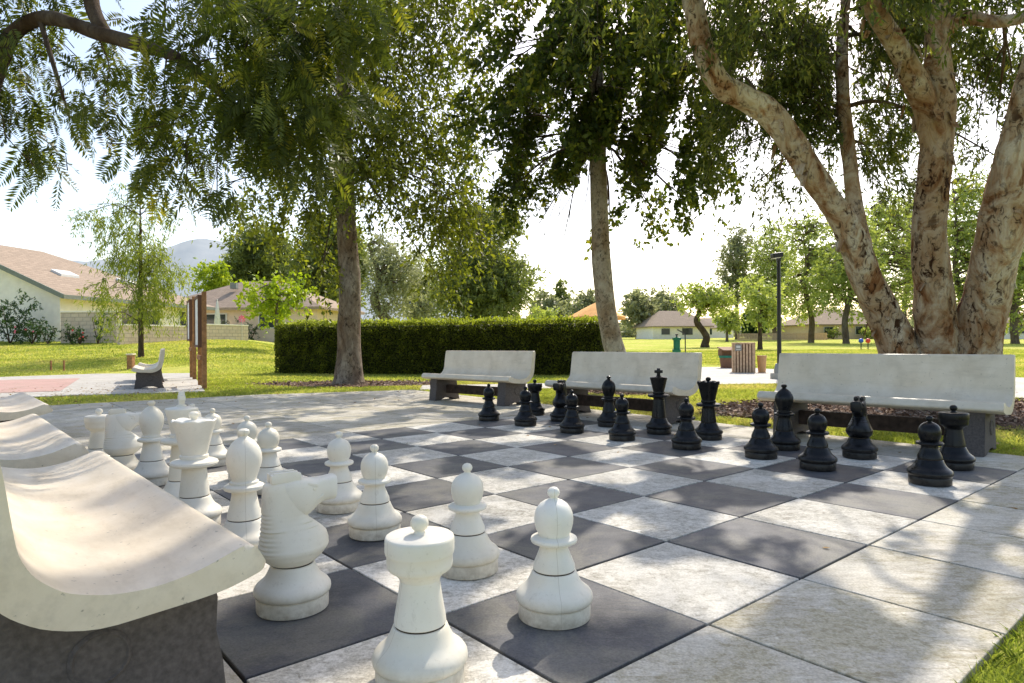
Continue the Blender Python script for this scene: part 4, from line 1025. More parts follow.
# ------------------------------------------------------------------ chess pieces
BASE = [(0, 0), (.110, 0), (.116, .003), (.117, .010), (.117, .044), (.115, .048), (.1125, .050), (.1125, .0515), (.119, .053), (.1235, .058), (.125, .066), (.1235, .076), (.117, .086), (.106, .095), (.096, .103), (.088, .113), (.081, .126), (.0755, .138), (.072, .147), (.069, .150), (0, .150)]
def stem(rt, zt, rb=.0685): return [(0, .1535), (rb - .003, .1535), (rb, .156), (rb * .93 + rt * .07, .170), ((rb + rt) / 2 * .985, (zt + .16) / 2), (rt * 1.02, zt - .012), (rt, zt)]
def collar(r, z, t, rin, rout): return [(rin * 1.05, z - t * 1.1), (r * .85, z - t), (r * .97, z - t * .6), (r, z), (r * .97, z + t * .6), (r * .85, z + t), (rout * 1.08, z + t * 1.15), (rout, z + t * 1.3)]
def piece_parts(kind, mat, root):
    bm = bmesh.new(); lathe(bm, BASE, 48); from_bm('base', bm, mat, root, smooth=38)
    bm = bmesh.new(); lathe(bm, [(0, .148), (.0655, .148), (.0655, .156), (0, .156)], 40); from_bm('seam', bm, M['groove'], root)
    def part(name, pf, lobes=None, n=48, c=(0, 0, 0)):
        bm = bmesh.new(); lathe(bm, pf, n, c, lobes); return from_bm(name, bm, mat, root, smooth=38)
    if kind == 'pawn':
        part('stem', stem(.046, .230) + collar(.076, .249, .011, .046, .05) + [(0, .264)])
        part('head', [(0, .260), (.049, .262), (.051, .267), (.0575, .281), (.0625, .302), (.0635, .318), (.061, .335), (.055, .350), (.045, .363), (.031, .373), (.018, .378), (.0125, .382), (.0125, .386), (.018, .391), (.0205, .399), (.0185, .408), (.012, .415), (0, .419)])
    if kind == 'rook':
        part('stem', stem(.052, .272) + [(0, .272)])
        part('turret', [(0, .268), (.053, .268), (.056, .276), (.066, .287), (.080, .296), (.085, .302), (.0865, .312), (.0865, .333), (.0895, .337), (.091, .343), (.091, .374), (.089, .380), (.085, .383), (.04, .385), (.018, .387), (.014, .391), (.0135, .395), (.019, .400), (.0235, .409), (.0235, .418), (.019, .428), (.010, .434), (0, .435)])
        # shallow battlement notches as darker insets
    if kind == 'bishop':
        part('stem', stem(.049, .262) + collar(.082, .284, .012, .049, .055) + [(0, .300)])
        part('mitre', [(0, .296), (.057, .296), (.059, .301), (.058, .308), (.050, .312), (.049, .317), (.052, .328), (.060, .350), (.0685, .378), (.072, .402), (.0705, .424), (.063, .447), (.050, .468), (.035, .483), (.021, .493), (.0145, .499), (.0145, .502), (.020, .506), (.0235, .514), (.0215, .523), (.013, .529), (0, .531)])
    if kind == 'queen':
        part('stem', stem(.055, .288) + collar(.109, .311, .015, .056, .066) + [(.061, .336), (0, .336)])
        def lob(r, z, a):
            if z > .5 and r > .08: return r * (1 + .03 * abs(math.cos(4 * a)) - .02), z - .010 * (1 - abs(math.cos(4 * a)) ** .5)
            return r, z
        part('crown', [(0, .332), (.064, .334), (.066, .342), (.064, .350), (.060, .353), (.060, .358), (.064, .372), (.071, .405), (.080, .445), (.090, .485), (.099, .508), (.101, .520), (.096, .525), (.085, .516), (.05, .518), (0, .522)], lob, 72)
        part('finial', [(0, .515), (.016, .518), (.013, .524), (.014, .528), (.021, .534), (.0245, .543), (.022, .553), (.013, .560), (0, .562)])
    if kind == 'king':
        part('stem', stem(.051, .338) + collar(.106, .364, .015, .052, .06) + [(.056, .388), (0, .388)])
        part('crown', [(0, .384), (.058, .386), (.060, .394), (.058, .402), (.053, .405), (.053, .411), (.058, .430), (.067, .470), (.077, .512), (.083, .530), (.083, .538), (.079, .542), (.045, .547), (.022, .552), (0, .553)])
        bm = bmesh.new()
        lathe(bm, [(0, .545), (.026, .548), (.026, .556), (.019, .560), (0, .560)], 24)
        box(bm, (0, 0, .592), (.030, .034, .075), bev=.006); box(bm, (0, 0, .597), (.032, .080, .030), bev=.006)
        from_bm('cross', bm, mat, root, smooth=38)
    if kind == 'knight':
        bm = bmesh.new()
        # body as stacked outlines: z, x back, x front, half width
        lev = [(.154, -.070, .070, .066), (.160, -.080, .080, .074), (.176, -.098, .100, .086), (.196, -.110, .117, .092), (.205, -.111, .121, .092), (.225, -.108, .120, .084), (.247, -.106, .114, .074), (.265, -.103, .097, .065), (.285, -.101, .073, .056), (.300, -.100, .053, .051), (.315, -.100, .046, .048), (.335, -.099, .050, .046), (.36, -.098, .055, .045), (.385, -.097, .055, .044), (.405, -.096, .052, .042), (.42, -.092, .045, .038), (.428, -.082, .03, .032)]
        fine = []
        zz = np.arange(.154, .4281, .0035)
        L_ = np.array(lev)
        rings = []; NS = 36
        for q_, z in enumerate(zz):
            xb, xf, w = [float(np.interp(z, L_[:, 0], L_[:, c])) for c in (1, 2, 3)]
            ring = []
            for k in range(NS):
                a = 2 * PI * k / NS; c, s_ = math.cos(a), math.sin(a)
                e = .75 if z > .27 else .9
                cx = math.copysign(abs(c) ** e, c); sy = math.copysign(abs(s_) ** e, s_)
                if c > 0: sy *= (1 - .30 * c * c) if z < .29 else 1      # pointed chest
                x = (xf + xb) / 2 + (xf - xb) / 2 * cx; y = w * sy
                if c < -.5 and .19 < z < .335:                     # mane grooves
                    g_ = (z / .014) % 1.0; x += .0016 * (1 if g_ < .45 else 0) * min(1, (-c - .5) * 4) * 1.6
                    pass
                ring.append(bm.verts.new((x, y, z)))
            rings.append(ring)
        for A_, B_ in zip(rings, rings[1:]):
            for k in range(NS): bm.faces.new((A_[k], A_[(k + 1) % NS], B_[(k + 1) % NS], B_[k]))
        bm.faces.new(rings[0]); bm.faces.new(rings[-1])
        from_bm('neck', bm, mat, root, smooth=35)
        bm = bmesh.new()
        hd_ = [(-.055, .36, .415, .030), (-.03, .335, .430, .043), (.0, .308, .436, .0475), (.03, .302, .434, .048), (.055, .312, .430, .044), (.075, .330, .427, .038), (.088, .340, .428, .036), (.105, .347, .429, .035), (.122, .348, .431, .037), (.138, .349, .433, .038), (.143, .353, .432, .037), (.145, .362, .426, .031)]
        rings = []; NS = 24
        for (x, z0, z1, w) in hd_:
            ring = []
            for k in range(NS):
                a = 2 * PI * k / NS; c, s_ = math.cos(a), math.sin(a)
                cz = math.copysign(abs(s_) ** .42, s_); cy = math.copysign(abs(c) ** .5, c)
                ring.append(bm.verts.new((x, w * cy * (1 - .25 * max(0, -s_)), (z0 + z1) / 2 + (z1 - z0) / 2 * cz)))
            rings.append(ring)
        for A_, B_ in zip(rings, rings[1:]):
            for k in range(NS): bm.faces.new((A_[k], A_[(k + 1) % NS], B_[(k + 1) % NS], B_[k]))
        bm.faces.new(rings[0]); bm.faces.new(rings[-1])
        # brow, cheek and mouth shapes
        for s_ in (-1, 1):
            box(bm, (.058, s_ * .038, .412), (.040, .012, .012), 0, .005, ry=.25)
            box(bm, (.075, s_ * .033, .362), (.05, .010, .008), 0, .003, ry=-.5)
        bmesh.ops.create_uvsphere(bm, u_segments=14, v_segments=8, radius=.009, matrix=Matrix.Translation((.062, .036, .398)))
        bmesh.ops.create_uvsphere(bm, u_segments=14, v_segments=8, radius=.009, matrix=Matrix.Translation((.062, -.036, .398)))
        hobj = from_bm('head', bm, mat, root, smooth=40)
        for s_ in (-1, 1):
            bm = bmesh.new(); box(bm, (-.026, s_ * .020, .441), (.098, .028, .030), 0, .006); box(bm, (-.028, s_ * .021, .457), (.078, .02, .006), 0, .002)
            from_bm('ear', bm, mat, hobj, smooth=40)

protos = {}
NAMES = {'pawn': 'chess_pawn', 'rook': 'chess_rook', 'knight': 'chess_knight', 'bishop': 'chess_bishop', 'queen': 'chess_queen', 'king': 'chess_king'}
def put_piece(kind, white, loc, rz, label):
    key = (kind, white)
    mat = M['white_piece'] if white else M['black_piece']
    grp = ('white' if white else 'black') + ' ' + {'pawn': 'pawns', 'rook': 'rooks', 'knight': 'knights', 'bishop': 'bishops', 'queen': 'pieces', 'king': 'pieces'}[kind]
    if key not in protos:
        r = empty(NAMES[kind], (0, 0, 0)); piece_parts(kind, mat, r); protos[key] = r
    else: r = copy_tree(protos[key])
    r.location = loc; r.rotation_euler = (0, 0, rz)
    tag(r, label, 'chess piece', grp)
def gfront(px, py, r=.117):
    p = at(px, py, 0); d = Vector((p.x, p.y, 0)); return p + d.normalized() * r
def gtop(px, py, h): p = at(px, py, h); p.z = 0; return p
aA = math.atan2(Av[1], Av[0])
z0 = .0015
def ov(p): return (p.x, p.y, z0)
W = True
put_piece('rook', W, ov(gtop(419.5, 515.5, .435)), .6, 'white rook nearest the camera, cut by the bottom of the picture')
put_piece('knight', W, ov(gfront(293, 621.5)), aA - .12, 'white knight nearest the camera, right beside the near bench')
put_piece('bishop', W, ov(gtop(243.8, 428.7, .531)), -1.1, 'white bishop between the near white knight and the white queen')
put_piece('queen', W, ov(gtop(194, 411.5, .562)), .3, 'white queen with scalloped crown and ball on top')
put_piece('king', W, ov(gtop(181.5, 392.0, .630)), math.radians(33), 'white king behind the queen, tallest white piece')
put_piece('bishop', W, ov(gtop(151.4, 400.9, .531)), 0, 'white bishop between the white king and the far white knight')
put_piece('knight', W, ov(gtop(122, 409.5, .456)), aA - .25, 'far white knight next to the farthest white rook')
put_piece('rook', W, ov(gtop(99, 408.5, .435)), 0, 'farthest white rook at the left end of the white back row')
put_piece('pawn', W, ov(gfront(554.5, 632)), -1.45, 'white pawn nearest the camera, alone on a dark square right of the near rook')
put_piece('pawn', W, ov(gfront(468, 581.5)), 0, 'second nearest white pawn, on a light square behind the near rook')
put_piece('pawn', W, ov(gfront(375, 542)), -1.3, 'third nearest white pawn, on a dark square just right of the near knight')
put_piece('pawn', W, ov(gfront(339.5, 515)), 0, 'fourth nearest white pawn, just left behind the third')
put_piece('pawn', W, ov(gtop(268.4, 421.8, .419)), 0, 'white pawn just right of the white bishop beside the near knight')
put_piece('pawn', W, ov(gtop(247, 415.5, .419)), 0, 'white pawn half hidden behind the bishop beside the near knight')
put_piece('pawn', W, ov(gtop(212.3, 408.2, .419)), 0, 'white pawn just right of the white queen')
put_piece('pawn', W, ov(gtop(192.5, 403.5, .419)), 0, 'white pawn behind the white queen, only its knob showing')
W = False
put_piece('rook', W, ov(gfront(954, 470.8)), 0, 'right-hand black rook under the right bench, beside its leg')
put_piece('knight', W, ov(gfront(859.5, 460)), math.atan2(-.80, -.6), 'right-hand black knight between the rook and bishop')
put_piece('bishop', W, ov(gfront(784.5, 451.3)), 0, 'black bishop before the left end of the right-hand bench')
put_piece('queen', W, ov(gfront(708.7, 441)), 0, 'black queen with sandy knob, in front of bright grass')
put_piece('king', W, ov(gfront(659, 435)), math.atan2(-1, -.23), 'black king, tallest black piece, before the right end of the middle bench')
put_piece('bishop', W, ov(gfront(609, 427.8)), 0, 'black bishop before the centre of the middle bench')
put_piece('knight', W, ov(gfront(561, 422.2)), math.atan2(-.80, -.4), 'left-hand black knight before the left end of the middle bench')
put_piece('rook', W, ov(gfront(535, 416)), 0, 'left-hand black rook half hidden behind a pawn, left of the middle bench')
for (px, py, lab) in [(930, 487, 'nearest black pawn, before the right-hand black rook'), (817.7, 471.8, 'black pawn between the right bishop and right knight'), (761, 460.3, 'black pawn just left of the right-hand black bishop'), (686.5, 450.6, 'black pawn between the black king and queen'),
                      (622.2, 441.9, 'black pawn between the left bishop and the black king'), (572, 434, 'black pawn just right of the left-hand black knight'), (525.6, 426.9, 'black pawn before the left-hand black rook'), (489, 421.6, 'leftmost black pawn, before the bench by the hedge')]:
    put_piece('pawn', W, ov(gfront(px, py)), 0, lab)

# ------------------------------------------------------------------ street furniture
# notice boards (seen nearly edge-on)
def notice_board(label, px, py, top, dirr):
    p = at(px, py, PZ * .8)
    r = empty('notice_board', (p.x, p.y, p.z - .05), dirr, label, 'notice board', 'notice boards on the left pad')
    H = top
    for y in (0, 1.15):
        bm = bmesh.new(); box(bm, (0, y, H / 2), (.085, .085, H), bev=.006); from_bm('post', bm, M['wood'], r)
    bm = bmesh.new(); box(bm, (-.07, .575, H - .58), (.04, 1.0, .95), bev=.004); pn = from_bm('panel', bm, M['paper'], r)
    bm = bmesh.new()
    for (y, z, a, b) in ((.575, H - .09, 1.08, .05), (.575, H - 1.07, 1.08, .05), (.05, H - .58, .05, 1.0), (1.10, H - .58, .05, 1.0)): box(bm, (-.075, y, z), (.07, a, b))
    from_bm('frame', bm, M['wood_dark'], pn)
    bm = bmesh.new(); box(bm, (-.052, .575, H - 1.3), (.03, 1.05, .09), bev=.003); from_bm('rail', bm, M['wood'], r)
p = at(204, 388.5, .08)
notice_board('nearer wooden notice board on two brown posts, seen edge-on at the left pad', 204.5, 388.5, 1.95, .51)
notice_board('farther wooden notice board on two brown posts, left of the nearer one', 194.5, 379.5, 2.1, .51)
# little log post near the bench
p = at(131, 372, PZ); r = empty('short_wooden_post', (p.x, p.y, PZ - .01), 0, 'short square wooden post with pale cap behind the pad bench', 'post')
bm = bmesh.new(); box(bm, (0, 0, .27), (.17, .17, .56), bev=.01); from_bm('post', bm, M['wood'], r)
bm = bmesh.new(); box(bm, (0, 0, .57), (.21, .21, .05), bev=.008); from_bm('cap', bm, M['bench_shell'], r)
for px, lab in ((51, 'thin wooden stake in the lawn edge left of the pad bench, leftmost'), (64, 'thin wooden stake in the lawn edge, nearer the pad bench')):
    p = atd(px, 372, 20.5); z = tzf(p.x, p.y); bm = bmesh.new(); box(bm, (0, 0, .1), (.045, .045, .42), bev=.004); o = from_bm('wooden_stake', bm, M['wood']); o.location = (p.x, p.y, z); tag(o, lab, 'stake', 'stakes in the lawn')
# slatted litter enclosure
p = at(747.5, 373, 0); sc_ = p.y / FOC
w = 23 * sc_; h = 29.5 * sc_
r = empty('litter_enclosure', (p.x, p.y + w / 2, 0), -.28, 'vertical-slatted wooden litter bin enclosure on the bright path', 'litter bin')
bm = bmesh.new(); box(bm, (0, 0, h / 2), (w * .84, w * .84, h * .96)); from_bm('inner_box', bm, M['wood_dark'], r)
bm = bmesh.new(); ns = 7
for k in range(ns):
    x = -w * .45 + (k + .5) * w * .9 / ns
    for sy in (-1, 1):
        box(bm, (x, sy * w * .45, h / 2), (w * .9 / ns * .68, .025, h), bev=.004); box(bm, (sy * w * .45, x, h / 2), (.025, w * .9 / ns * .68, h), bev=.004)
from_bm('slats', bm, M['wood_slat'], r)
bm = bmesh.new(); box(bm, (0, 0, h + .012), (w * .96, w * .96, .03), bev=.006); from_bm('top', bm, M['wood_slat'], r)
bm = bmesh.new(); box(bm, (-w * .23, -w * .45 - .022, h * .86), (.17, .012, .18), bev=.003); s = from_bm('sign', bm, M['metal_grey'], r)
bm = bmesh.new(); box(bm, (-w * .23, -w * .45 - .031, h * .89), (.11, .006, .06)); box(bm, (-w * .23, -w * .45 - .031, h * .80), (.12, .006, .015)); from_bm('sign_mark', bm, M['paper'], s)
p = at(731, 368.3, 0); r = empty('covered_bin', (p.x, p.y + .25, 0), .1, 'brown bin with green rim and sloping hood left of the slatted enclosure', 'litter bin')
u_ = p.y / FOC
bm = bmesh.new(); lathe(bm, [(0, 0), (.24, 0), (.25, .02), (.285, .34), (0, .34)], 24); from_bm('body', bm, M['brown_bin'], r, smooth=40)
bm = bmesh.new(); lathe(bm, [(0, .34), (.30, .34), (.305, .37), (.30, .41), (0, .41)], 24); from_bm('rim', bm, M['green_lid'], r, smooth=40)
bm = bmesh.new(); box(bm, (0, .1, .51), (.5, .3, .22), bev=.01); box(bm, (0, 0, .63), (.56, .52, .035), bev=.01, rx=.2); from_bm('hood', bm, M['brown_bin'], r)
p = at(764, 373, 0); r = empty('round_bin', (p.x, p.y + .15, 0), 0, 'tan tapered open bin right of the slatted enclosure', 'litter bin')
bm = bmesh.new(); lathe(bm, [(0, 0), (.095, 0), (.10, .01), (.125, .45), (.118, .45), (.095, .05), (0, .05)], 24); from_bm('body', bm, M['tan_bin'], r, smooth=40)
bm = bmesh.new(); lathe(bm, [(.118, .442), (.134, .446), (.136, .47), (.13, .482), (.116, .478)], 24); from_bm('rim', bm, M['tan_bin'], r, smooth=40)
# lamp post
p = at(779.5, 379, 0)
r = empty('lamp_post', (p.x, p.y, 0), 0, 'tall black lamp post with box lantern left of the right-hand bench', 'lamp post')
HLp = CAMZ + (341 - 256) * p.y / FOC
bm = bmesh.new(); lathe(bm, [(0, -.05), (.2, -.05), (.2, .12), (.185, .14), (0, .14)], 20); from_bm('footing', bm, M['path'], r, smooth=40)
bm = bmesh.new(); lathe(bm, [(0, .14), (.12, .14), (.12, .2), (.10, .3), (.085, .36), (0, .36)], 20); from_bm('base_cover', bm, M['metal_grey'], r, smooth=40)
bm = bmesh.new(); lathe(bm, [(0, .3), (.05, .3), (.040, HLp - .1), (0, HLp - .1)], 16); from_bm('pole', bm, M['metal_black'], r, smooth=40)
bm = bmesh.new(); box(bm, (-.04, 0, HLp + .01), (.24, .2, .11), bev=.025, ry=-.12); box(bm, (0, 0, HLp - .06), (.09, .09, .14), bev=.01); hd2 = from_bm('lantern', bm, M['metal_black'], r)
bm = bmesh.new(); box(bm, (-.05, 0, HLp - .052), (.15, .14, .02), bev=.004, ry=-.12); from_bm('lens', bm, M['white_paint'], hd2)
# green ball washer
p = at(677, 377, 0); 
r = empty('ball_washer', (p.x, p.y, 0), 0, 'green ball-washer stand on the lawn behind the middle bench', 'ball washer')
bm = bmesh.new(); lathe(bm, [(0, 0), (.12, 0), (.12, .03), (.04, .05), (.035, .62), (0, .62)], 16); from_bm('stand', bm, M['green_paint'], r, smooth=40)
bm = bmesh.new(); box(bm, (0, 0, .78), (.15, .13, .30), bev=.03); box(bm, (0, 0, .955), (.19, .16, .08), bev=.02); box(bm, (-.02, -.05, .66), (.2, .1, .08), bev=.02); b_ = from_bm('washer_body', bm, M['green_paint'], r)
bm = bmesh.new(); lathe(bm, [(0, .99), (.02, .99), (.018, 1.04), (.035, 1.05), (.035, 1.075), (0, 1.08)], 12); from_bm('plunger', bm, M['metal_black'], b_)
p = at(685.5, 376, 0); r = empty('sign_pole', (p.x, p.y, 0), 0, 'thin dark pole beside the green ball washer with slanted arm', 'pole')
bm = bmesh.new(); lathe(bm, [(0, 0), (.016, 0), (.014, 1.08), (0, 1.08)], 10); from_bm('pole', bm, M['metal_black'], r)
bm = bmesh.new(); box(bm, (-.09, 0, 1.13), (.26, .03, .025), ry=.5); from_bm('arm', bm, M['metal_black'], r)
# tee markers
for px, m, lab in ((861, M['blue'], 'small blue tee marker on the far lawn'), (868, M['red'], 'small red tee marker on the far lawn beside the blue one')):
    p = atd(px, 342, 47); z = tzf(p.x, p.y)
    r = empty('tee_marker', (p.x, p.y, z), 0, lab, 'tee marker', 'tee markers')
    bm = bmesh.new(); bmesh.ops.create_uvsphere(bm, u_segments=14, v_segments=10, radius=.17, matrix=Matrix.Translation((0, 0, .62))); from_bm('ball', bm, m, r, smooth=80)
    bm = bmesh.new(); box(bm, (0, 0, .24), (.05, .05, .5)); from_bm('post', bm, M['metal_black'], r)
# orange patio umbrella behind the hedge
p = atd(597, 340, 24)
r = empty('patio_umbrella', (p.x, p.y, 0), 0, 'open orange patio umbrella rising behind the right end of the hedge', 'umbrella')
bm = bmesh.new()
ztop = CAMZ + (342 - 302) / FOC * 24; zed = CAMZ + (342 - 317) / FOC * 24
n = 8; vt = bm.verts.new((0, 0, ztop)); R_ = 1.05; ring = []; mid = []; drop = []
for k in range(n * 4):
    a = 2 * PI * k / (n * 4); sag = .03 * abs(math.sin(a * n / 2))
    mid.append(bm.verts.new((.5 * R_ * math.cos(a), .5 * R_ * math.sin(a), (ztop + zed) / 2 + .02 - sag * .5)))
    ring.append(bm.verts.new((R_ * math.cos(a) * (1 - sag), R_ * math.sin(a) * (1 - sag), zed - sag * .3)))
    drop.append(bm.verts.new((R_ * math.cos(a) * (1 - sag), R_ * math.sin(a) * (1 - sag), zed - .1)))
m_ = n * 4
for k in range(m_):
    k2 = (k + 1) % m_
    bm.faces.new((vt, mid[k], mid[k2])); bm.faces.new((mid[k], ring[k], ring[k2], mid[k2])); bm.faces.new((ring[k], drop[k], drop[k2], ring[k2]))
from_bm('canopy', bm, M['orange_cloth'], r)
bm = bmesh.new(); lathe(bm, [(0, 0), (.025, 0), (.025, ztop - .03), (0, ztop + .06)], 10); from_bm('pole', bm, M['white_paint'], r)
# closed white umbrella and a pink pinwheel by the farther house
p = atd(217.5, 340, 45); z = tzf(p.x, p.y)
r = empty('closed_umbrella', (p.x, p.y, z), 0, 'closed white umbrella standing before the farther house', 'umbrella')
bm = bmesh.new(); lathe(bm, [(0, .9), (.16, .9), (.2, 1.1), (.13, 1.9), (.05, 2.55), (0, 2.6)], 12, lobes=lambda r_, z_, a: (r_ * (1 + .15 * math.cos(6 * a)), z_)); from_bm('canopy', bm, M['white_cloth'], r, smooth=60)
bm = bmesh.new(); lathe(bm, [(0, -.1), (.03, -.1), (.03, 2.68), (0, 2.7)], 8); from_bm('pole', bm, M['white_paint'], r)
p = atd(242, 340, 39.5); z = tzf(p.x, p.y)
r = empty('pinwheel', (p.x, p.y, z), 0, 'small pink pinwheel above the low pale wall', 'pinwheel')
bm = bmesh.new()
for k in range(8):
    a = k * PI / 4; c, s_ = math.cos(a), math.sin(a); c2, s2 = math.cos(a + .6), math.sin(a + .6)
    bm.faces.new([bm.verts.new((0, 0, 1.25)), bm.verts.new((.28 * c, .02, 1.25 + .28 * s_)), bm.verts.new((.18 * c2, -.04, 1.25 + .18 * s2))])
from_bm('vanes', bm, M['pink'], r)
bm = bmesh.new(); lathe(bm, [(0, -.1), (.015, -.1), (.015, 1.25), (0, 1.25)], 6); from_bm('stick', bm, M['white_paint'], r)
# low fence far away
r = empty('picket_fence', tuple(atd(800, 340, 98))[:2] + (0,), 0, 'low pale fence before the distant bungalow', 'fence')
r.location = (0, 0, 0)
bm = bmesh.new(); bm2 = bmesh.new()
for k in range(60):
    p = atd(738 + k * 1.5, 340, 98); z = tzf(p.x, p.y); box(bm, (p.x, p.y, z + .5), (.16, .06, 1.1))
pA_, pB_ = atd(738, 340, 98), atd(828, 340, 98)
for hz in (.3, .85): bar(bm2, (pA_.x, pA_.y + .06, tzf(pA_.x, pA_.y) + hz), (pB_.x, pB_.y + .06, tzf(pB_.x, pB_.y) + hz), .05, .1)
from_bm('pickets', bm, M['wood_slat'], r); from_bm('rails', bm2, M['wood_slat'], r)

# ------------------------------------------------------------------ ground cover
def in_poly(P, poly):
    poly = np.array(poly)[:, :2]; x, y = P[:, 0], P[:, 1]; c = np.zeros(len(P), bool); n = len(poly); j = n - 1
    for i in range(n):
        xi, yi = poly[i]; xj, yj = poly[j]
        c ^= ((yi > y) != (yj > y)) & (x < (xj - xi) * (y - yi) / (yj - yi + 1e-12) + xi); j = i
    return c
PADP = [(p.x, p.y) for p in pad]
mc = atd(950, 402, D3)
def in_mulch(P, k=1.0):
    q = np.array([noise.noise(Vector((p[0] * 1.1, p[1] * 1.1, 0))) for p in P])
    a = ((P[:, 0] - mc.x) / (2.9 * k)) ** 2 + ((P[:, 1] - mc.y) / (1.75 * k)) ** 2 < 1 + q * .35
    b = (P[:, 0] - g1.x) ** 2 / 2.2 ** 2 + (P[:, 1] - g1.y) ** 2 / 1.0 < (1 + q * .5) * k
    c = (P[:, 0] - g2.x) ** 2 + (P[:, 1] - g2.y) ** 2 < .9 * (1 + q * .5) * k
    return a | b | c
def free_ground(P, margin=True):
    return ~(in_poly(P, TERR) | in_poly(P, PATH) | in_poly(P, PADP))
def scatter(x0, x1, y0, y1, n):
    P = np.stack([rng.uniform(x0, x1, n), rng.uniform(y0, y1, n)], 1)
    return P
def grass(P, h, w):
    n = len(P)
    z = tz(P[:, 0], P[:, 1]) - .025
    C = np.stack([P[:, 0], P[:, 1], z], 1)
    a = rng.uniform(0, 2 * PI, n); lean = rng.uniform(.1, .75, n)
    D_ = np.stack([np.cos(a) * lean, np.sin(a) * lean, np.ones(n)], 1); D_ /= np.linalg.norm(D_, axis=1)[:, None]
    hh = h * rng.uniform(.5, 1.3, n); ww = w * rng.uniform(.7, 1.3, n)
    b = rng.uniform(0, PI, n); N = np.stack([np.cos(b), np.sin(b), np.zeros(n)], 1)
    mid = C + D_ * (hh * .55)[:, None]
    tip = C + D_ * hh[:, None] + np.stack([np.cos(a), np.sin(a), -np.full(n, .5)], 1) * (hh * .25)[:, None]
    V = np.stack([C - N * ww[:, None] * .5, C + N * ww[:, None] * .5, mid + N * ww[:, None] * .42, tip, mid - N * ww[:, None] * .42], 1).reshape(-1, 3)
    k = np.arange(n)[:, None] * 5
    F = k + np.array([[0, 1, 2, 3, 4]])
    patch = np.array([noise.noise(Vector((p[0] * .9, p[1] * .9, 5))) for p in P])
    patch2 = np.array([noise.noise(Vector((p[0] * .22, p[1] * .35, 9))) for p in P])
    tone = np.clip(rng.normal(.40, .17, n) + .5 * patch + .5 * patch2, 0, 1)
    return V, F, np.repeat(tone, 5)
Vg = []; Fg = []; Tg = []; off = 0
def add_grass(P, h, w):
    global off
    P = P[free_ground(P) & ~in_mulch(P)]
    V, F, T_ = grass(P, h, w); Vg.append(V); Fg.append(F + off); Tg.append(T_); off += len(V)
add_grass(scatter(1.0, 2.6, 1.2, 2.9, 30000), .042, .0038)            # corner by the camera
add_grass(scatter(2.0, 6.5, 2.2, 5.5, 16000), .055, .006)
add_grass(scatter(-.5, 9.0, 5.0, 10.0, 95000), .055, .007)            # strip behind the right benches
add_grass(scatter(-3, 7, 9.0, 14.5, 80000), .06, .009)
add_grass(scatter(-14, 1.5, 8.0, 15.5, 110000), .055, .010)
add_grass(scatter(-22, 1.5, 14, 24, 90000), .055, .018)
add_grass(scatter(-30, 0, 23, 36, 90000), .055, .034)
add_grass(scatter(0, 34, 24, 48, 80000), .06, .042)
add_grass(scatter(1, 18, 14, 30, 80000), .055, .020)
tag(from_np('grass', np.concatenate(Vg), np.concatenate(Fg), M['grass'], attr=np.concatenate(Tg)), 'sunlit green grass growing around the terrace and path', 'grass', kind='stuff')
# mulch
nseg = 48
for nm, cx, cy, rx, ry in (('mulch_bed', mc.x, mc.y, 2.9, 1.75), ('mulch_ring', g1.x, g1.y, 2.1, 1.0), ('mulch_patch', g2.x, g2.y, .95, .95)):
    poly = []
    for k in range(nseg):
        a = 2 * PI * k / nseg; q = 1 + .12 * noise.noise(Vector((math.cos(a) * 2, math.sin(a) * 2, cx)))
        poly.append((cx + rx * q * math.cos(a), cy + ry * q * math.sin(a)))
    if nm == 'mulch_bed': poly = clip_convex(poly, ccw([(2.2, 7.35), (4.62, 4.6), (12, 4.0), (12, 12), (0, 12)]))
    sheet(nm, poly, .002 if nm != 'mulch_ring' else tzf(g1.x, g1.y) + .004, M['mulch_base'])
P = np.concatenate([scatter(mc.x - 3.2, mc.x + 3.2, mc.y - 2.0, mc.y + 2.0, 15000), scatter(g1.x - 2.4, g1.x + 2.4, g1.y - 1.1, g1.y + 1.1, 2600), scatter(g2.x - 1, g2.x + 1, g2.y - 1, g2.y + 1, 1500)])
P = P[in_mulch(P, 1.02) & ~in_poly(P, TERR)]
C = np.stack([P[:, 0], P[:, 1], rng.uniform(.0, .045, len(P))], 1)
Dm = rng.normal(size=C.shape); Dm[:, 2] *= .3
V_, F_ = leaves(C, Dm, rng.uniform(.03, .085, len(C)), rng.uniform(.015, .035, len(C)))
tag(from_np('wood_chips', V_, F_, M['chips'], attr=np.repeat(rng.random(len(C)), 4)), 'brown wood chip mulch around the tree bases', 'mulch', kind='stuff')
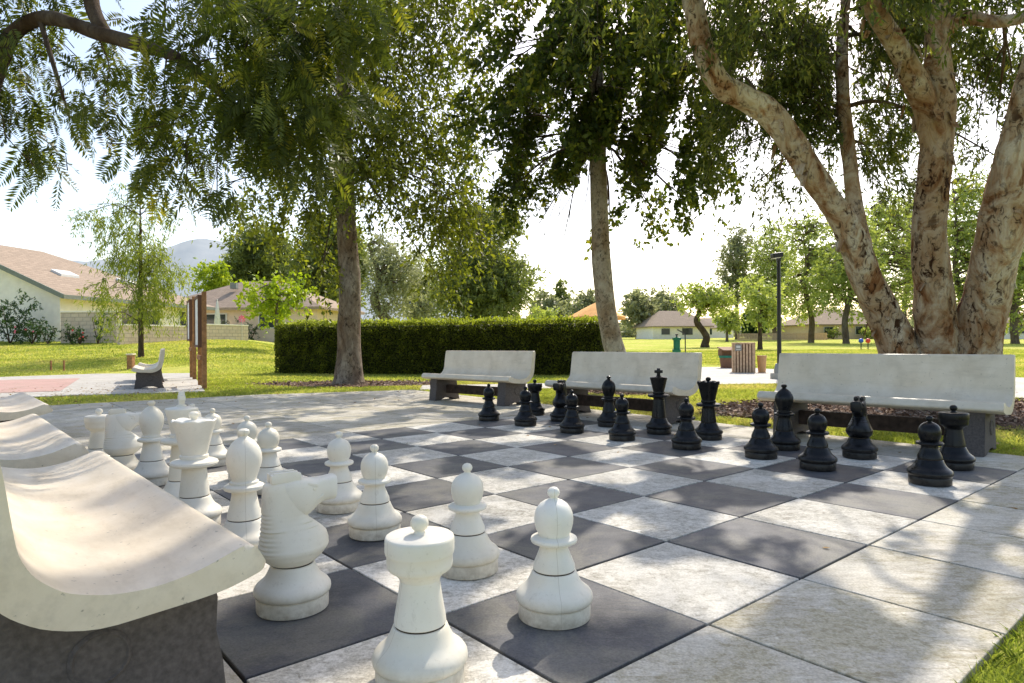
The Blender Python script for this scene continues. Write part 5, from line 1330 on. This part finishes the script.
# fallen leaves: on paving and lawn
P = np.concatenate([scatter(-8, 5, 1.2, 13, 150), scatter(-10, 0, 9.5, 15, 900), scatter(0, 9, 5, 14, 500), scatter(-8.5, -4.5, 9.5, 13, 500)])
onp = in_poly(P, TERR)
keep = (onp & (rng.random(len(P)) < .45)) | ~onp
P = P[keep]
zz = np.where(in_poly(P, TERR), .004, np.where(in_poly(P, PADP), PZ + .006, tz(P[:, 0], P[:, 1]) + .03))
C = np.stack([P[:, 0], P[:, 1], zz], 1); Dm = rng.normal(size=C.shape); Dm[:, 2] = rng.uniform(0, .15, len(C))
up_ = np.tile(np.array([[0, 0, 1.]]), (len(C), 1)) + rng.normal(size=C.shape) * .3
V_, F_ = leaves(C, Dm, rng.uniform(.03, .06, len(C)), rng.uniform(.014, .026, len(C)), R=up_)
tag(from_np('fallen_leaves', V_, F_, M['litter'], attr=np.repeat(rng.random(len(C)), 4)), 'dry brown leaves scattered over paving and grass', 'leaves', kind='stuff')

# ------------------------------------------------------------------ light
w_ = bpy.data.worlds.new('World'); sc.world = w_; w_.use_nodes = True
nt = w_.node_tree; nt.nodes.clear()
sky = nt.nodes.new('ShaderNodeTexSky'); sky.sky_type = 'NISHITA'; sky.sun_disc = False
sky.sun_elevation = math.radians(45); sky.sun_rotation = math.radians(23); sky.air_density = 1.0; sky.dust_density = 2.0; sky.ozone_density = 1.0; sky.altitude = 100
bg = nt.nodes.new('ShaderNodeBackground'); bg.inputs[1].default_value = .15
o_ = nt.nodes.new('ShaderNodeOutputWorld'); tm = nt.nodes.new('ShaderNodeMix'); tm.data_type = 'RGBA'; tm.blend_type = 'MULTIPLY'; tm.inputs[0].default_value = 1; tm.inputs[7].default_value = (2.08, 1.92, 1.76, 1); nt.links.new(sky.outputs[0], tm.inputs[6]); nt.links.new(tm.outputs[2], bg.inputs[0]); nt.links.new(bg.outputs[0], o_.inputs[0])
sd = bpy.data.lights.new('sun', 'SUN'); sd.energy = 5.0; sd.angle = math.radians(.53); sd.color = (1.0, .925, .81)
so = bpy.data.objects.new('sun', sd); COL.objects.link(so)
so.rotation_euler = (-SUNDIR).to_track_quat('-Z', 'Y').to_euler(); so.location = (4, 10, 12)
sc.view_settings.view_transform = 'Standard'; sc.view_settings.look = 'None'; sc.view_settings.exposure = 0; sc.view_settings.gamma = 1
sc.cycles.max_bounces = 6; sc.cycles.transmission_bounces = 6; sc.cycles.diffuse_bounces = 4
sc.cycles.use_denoising = True
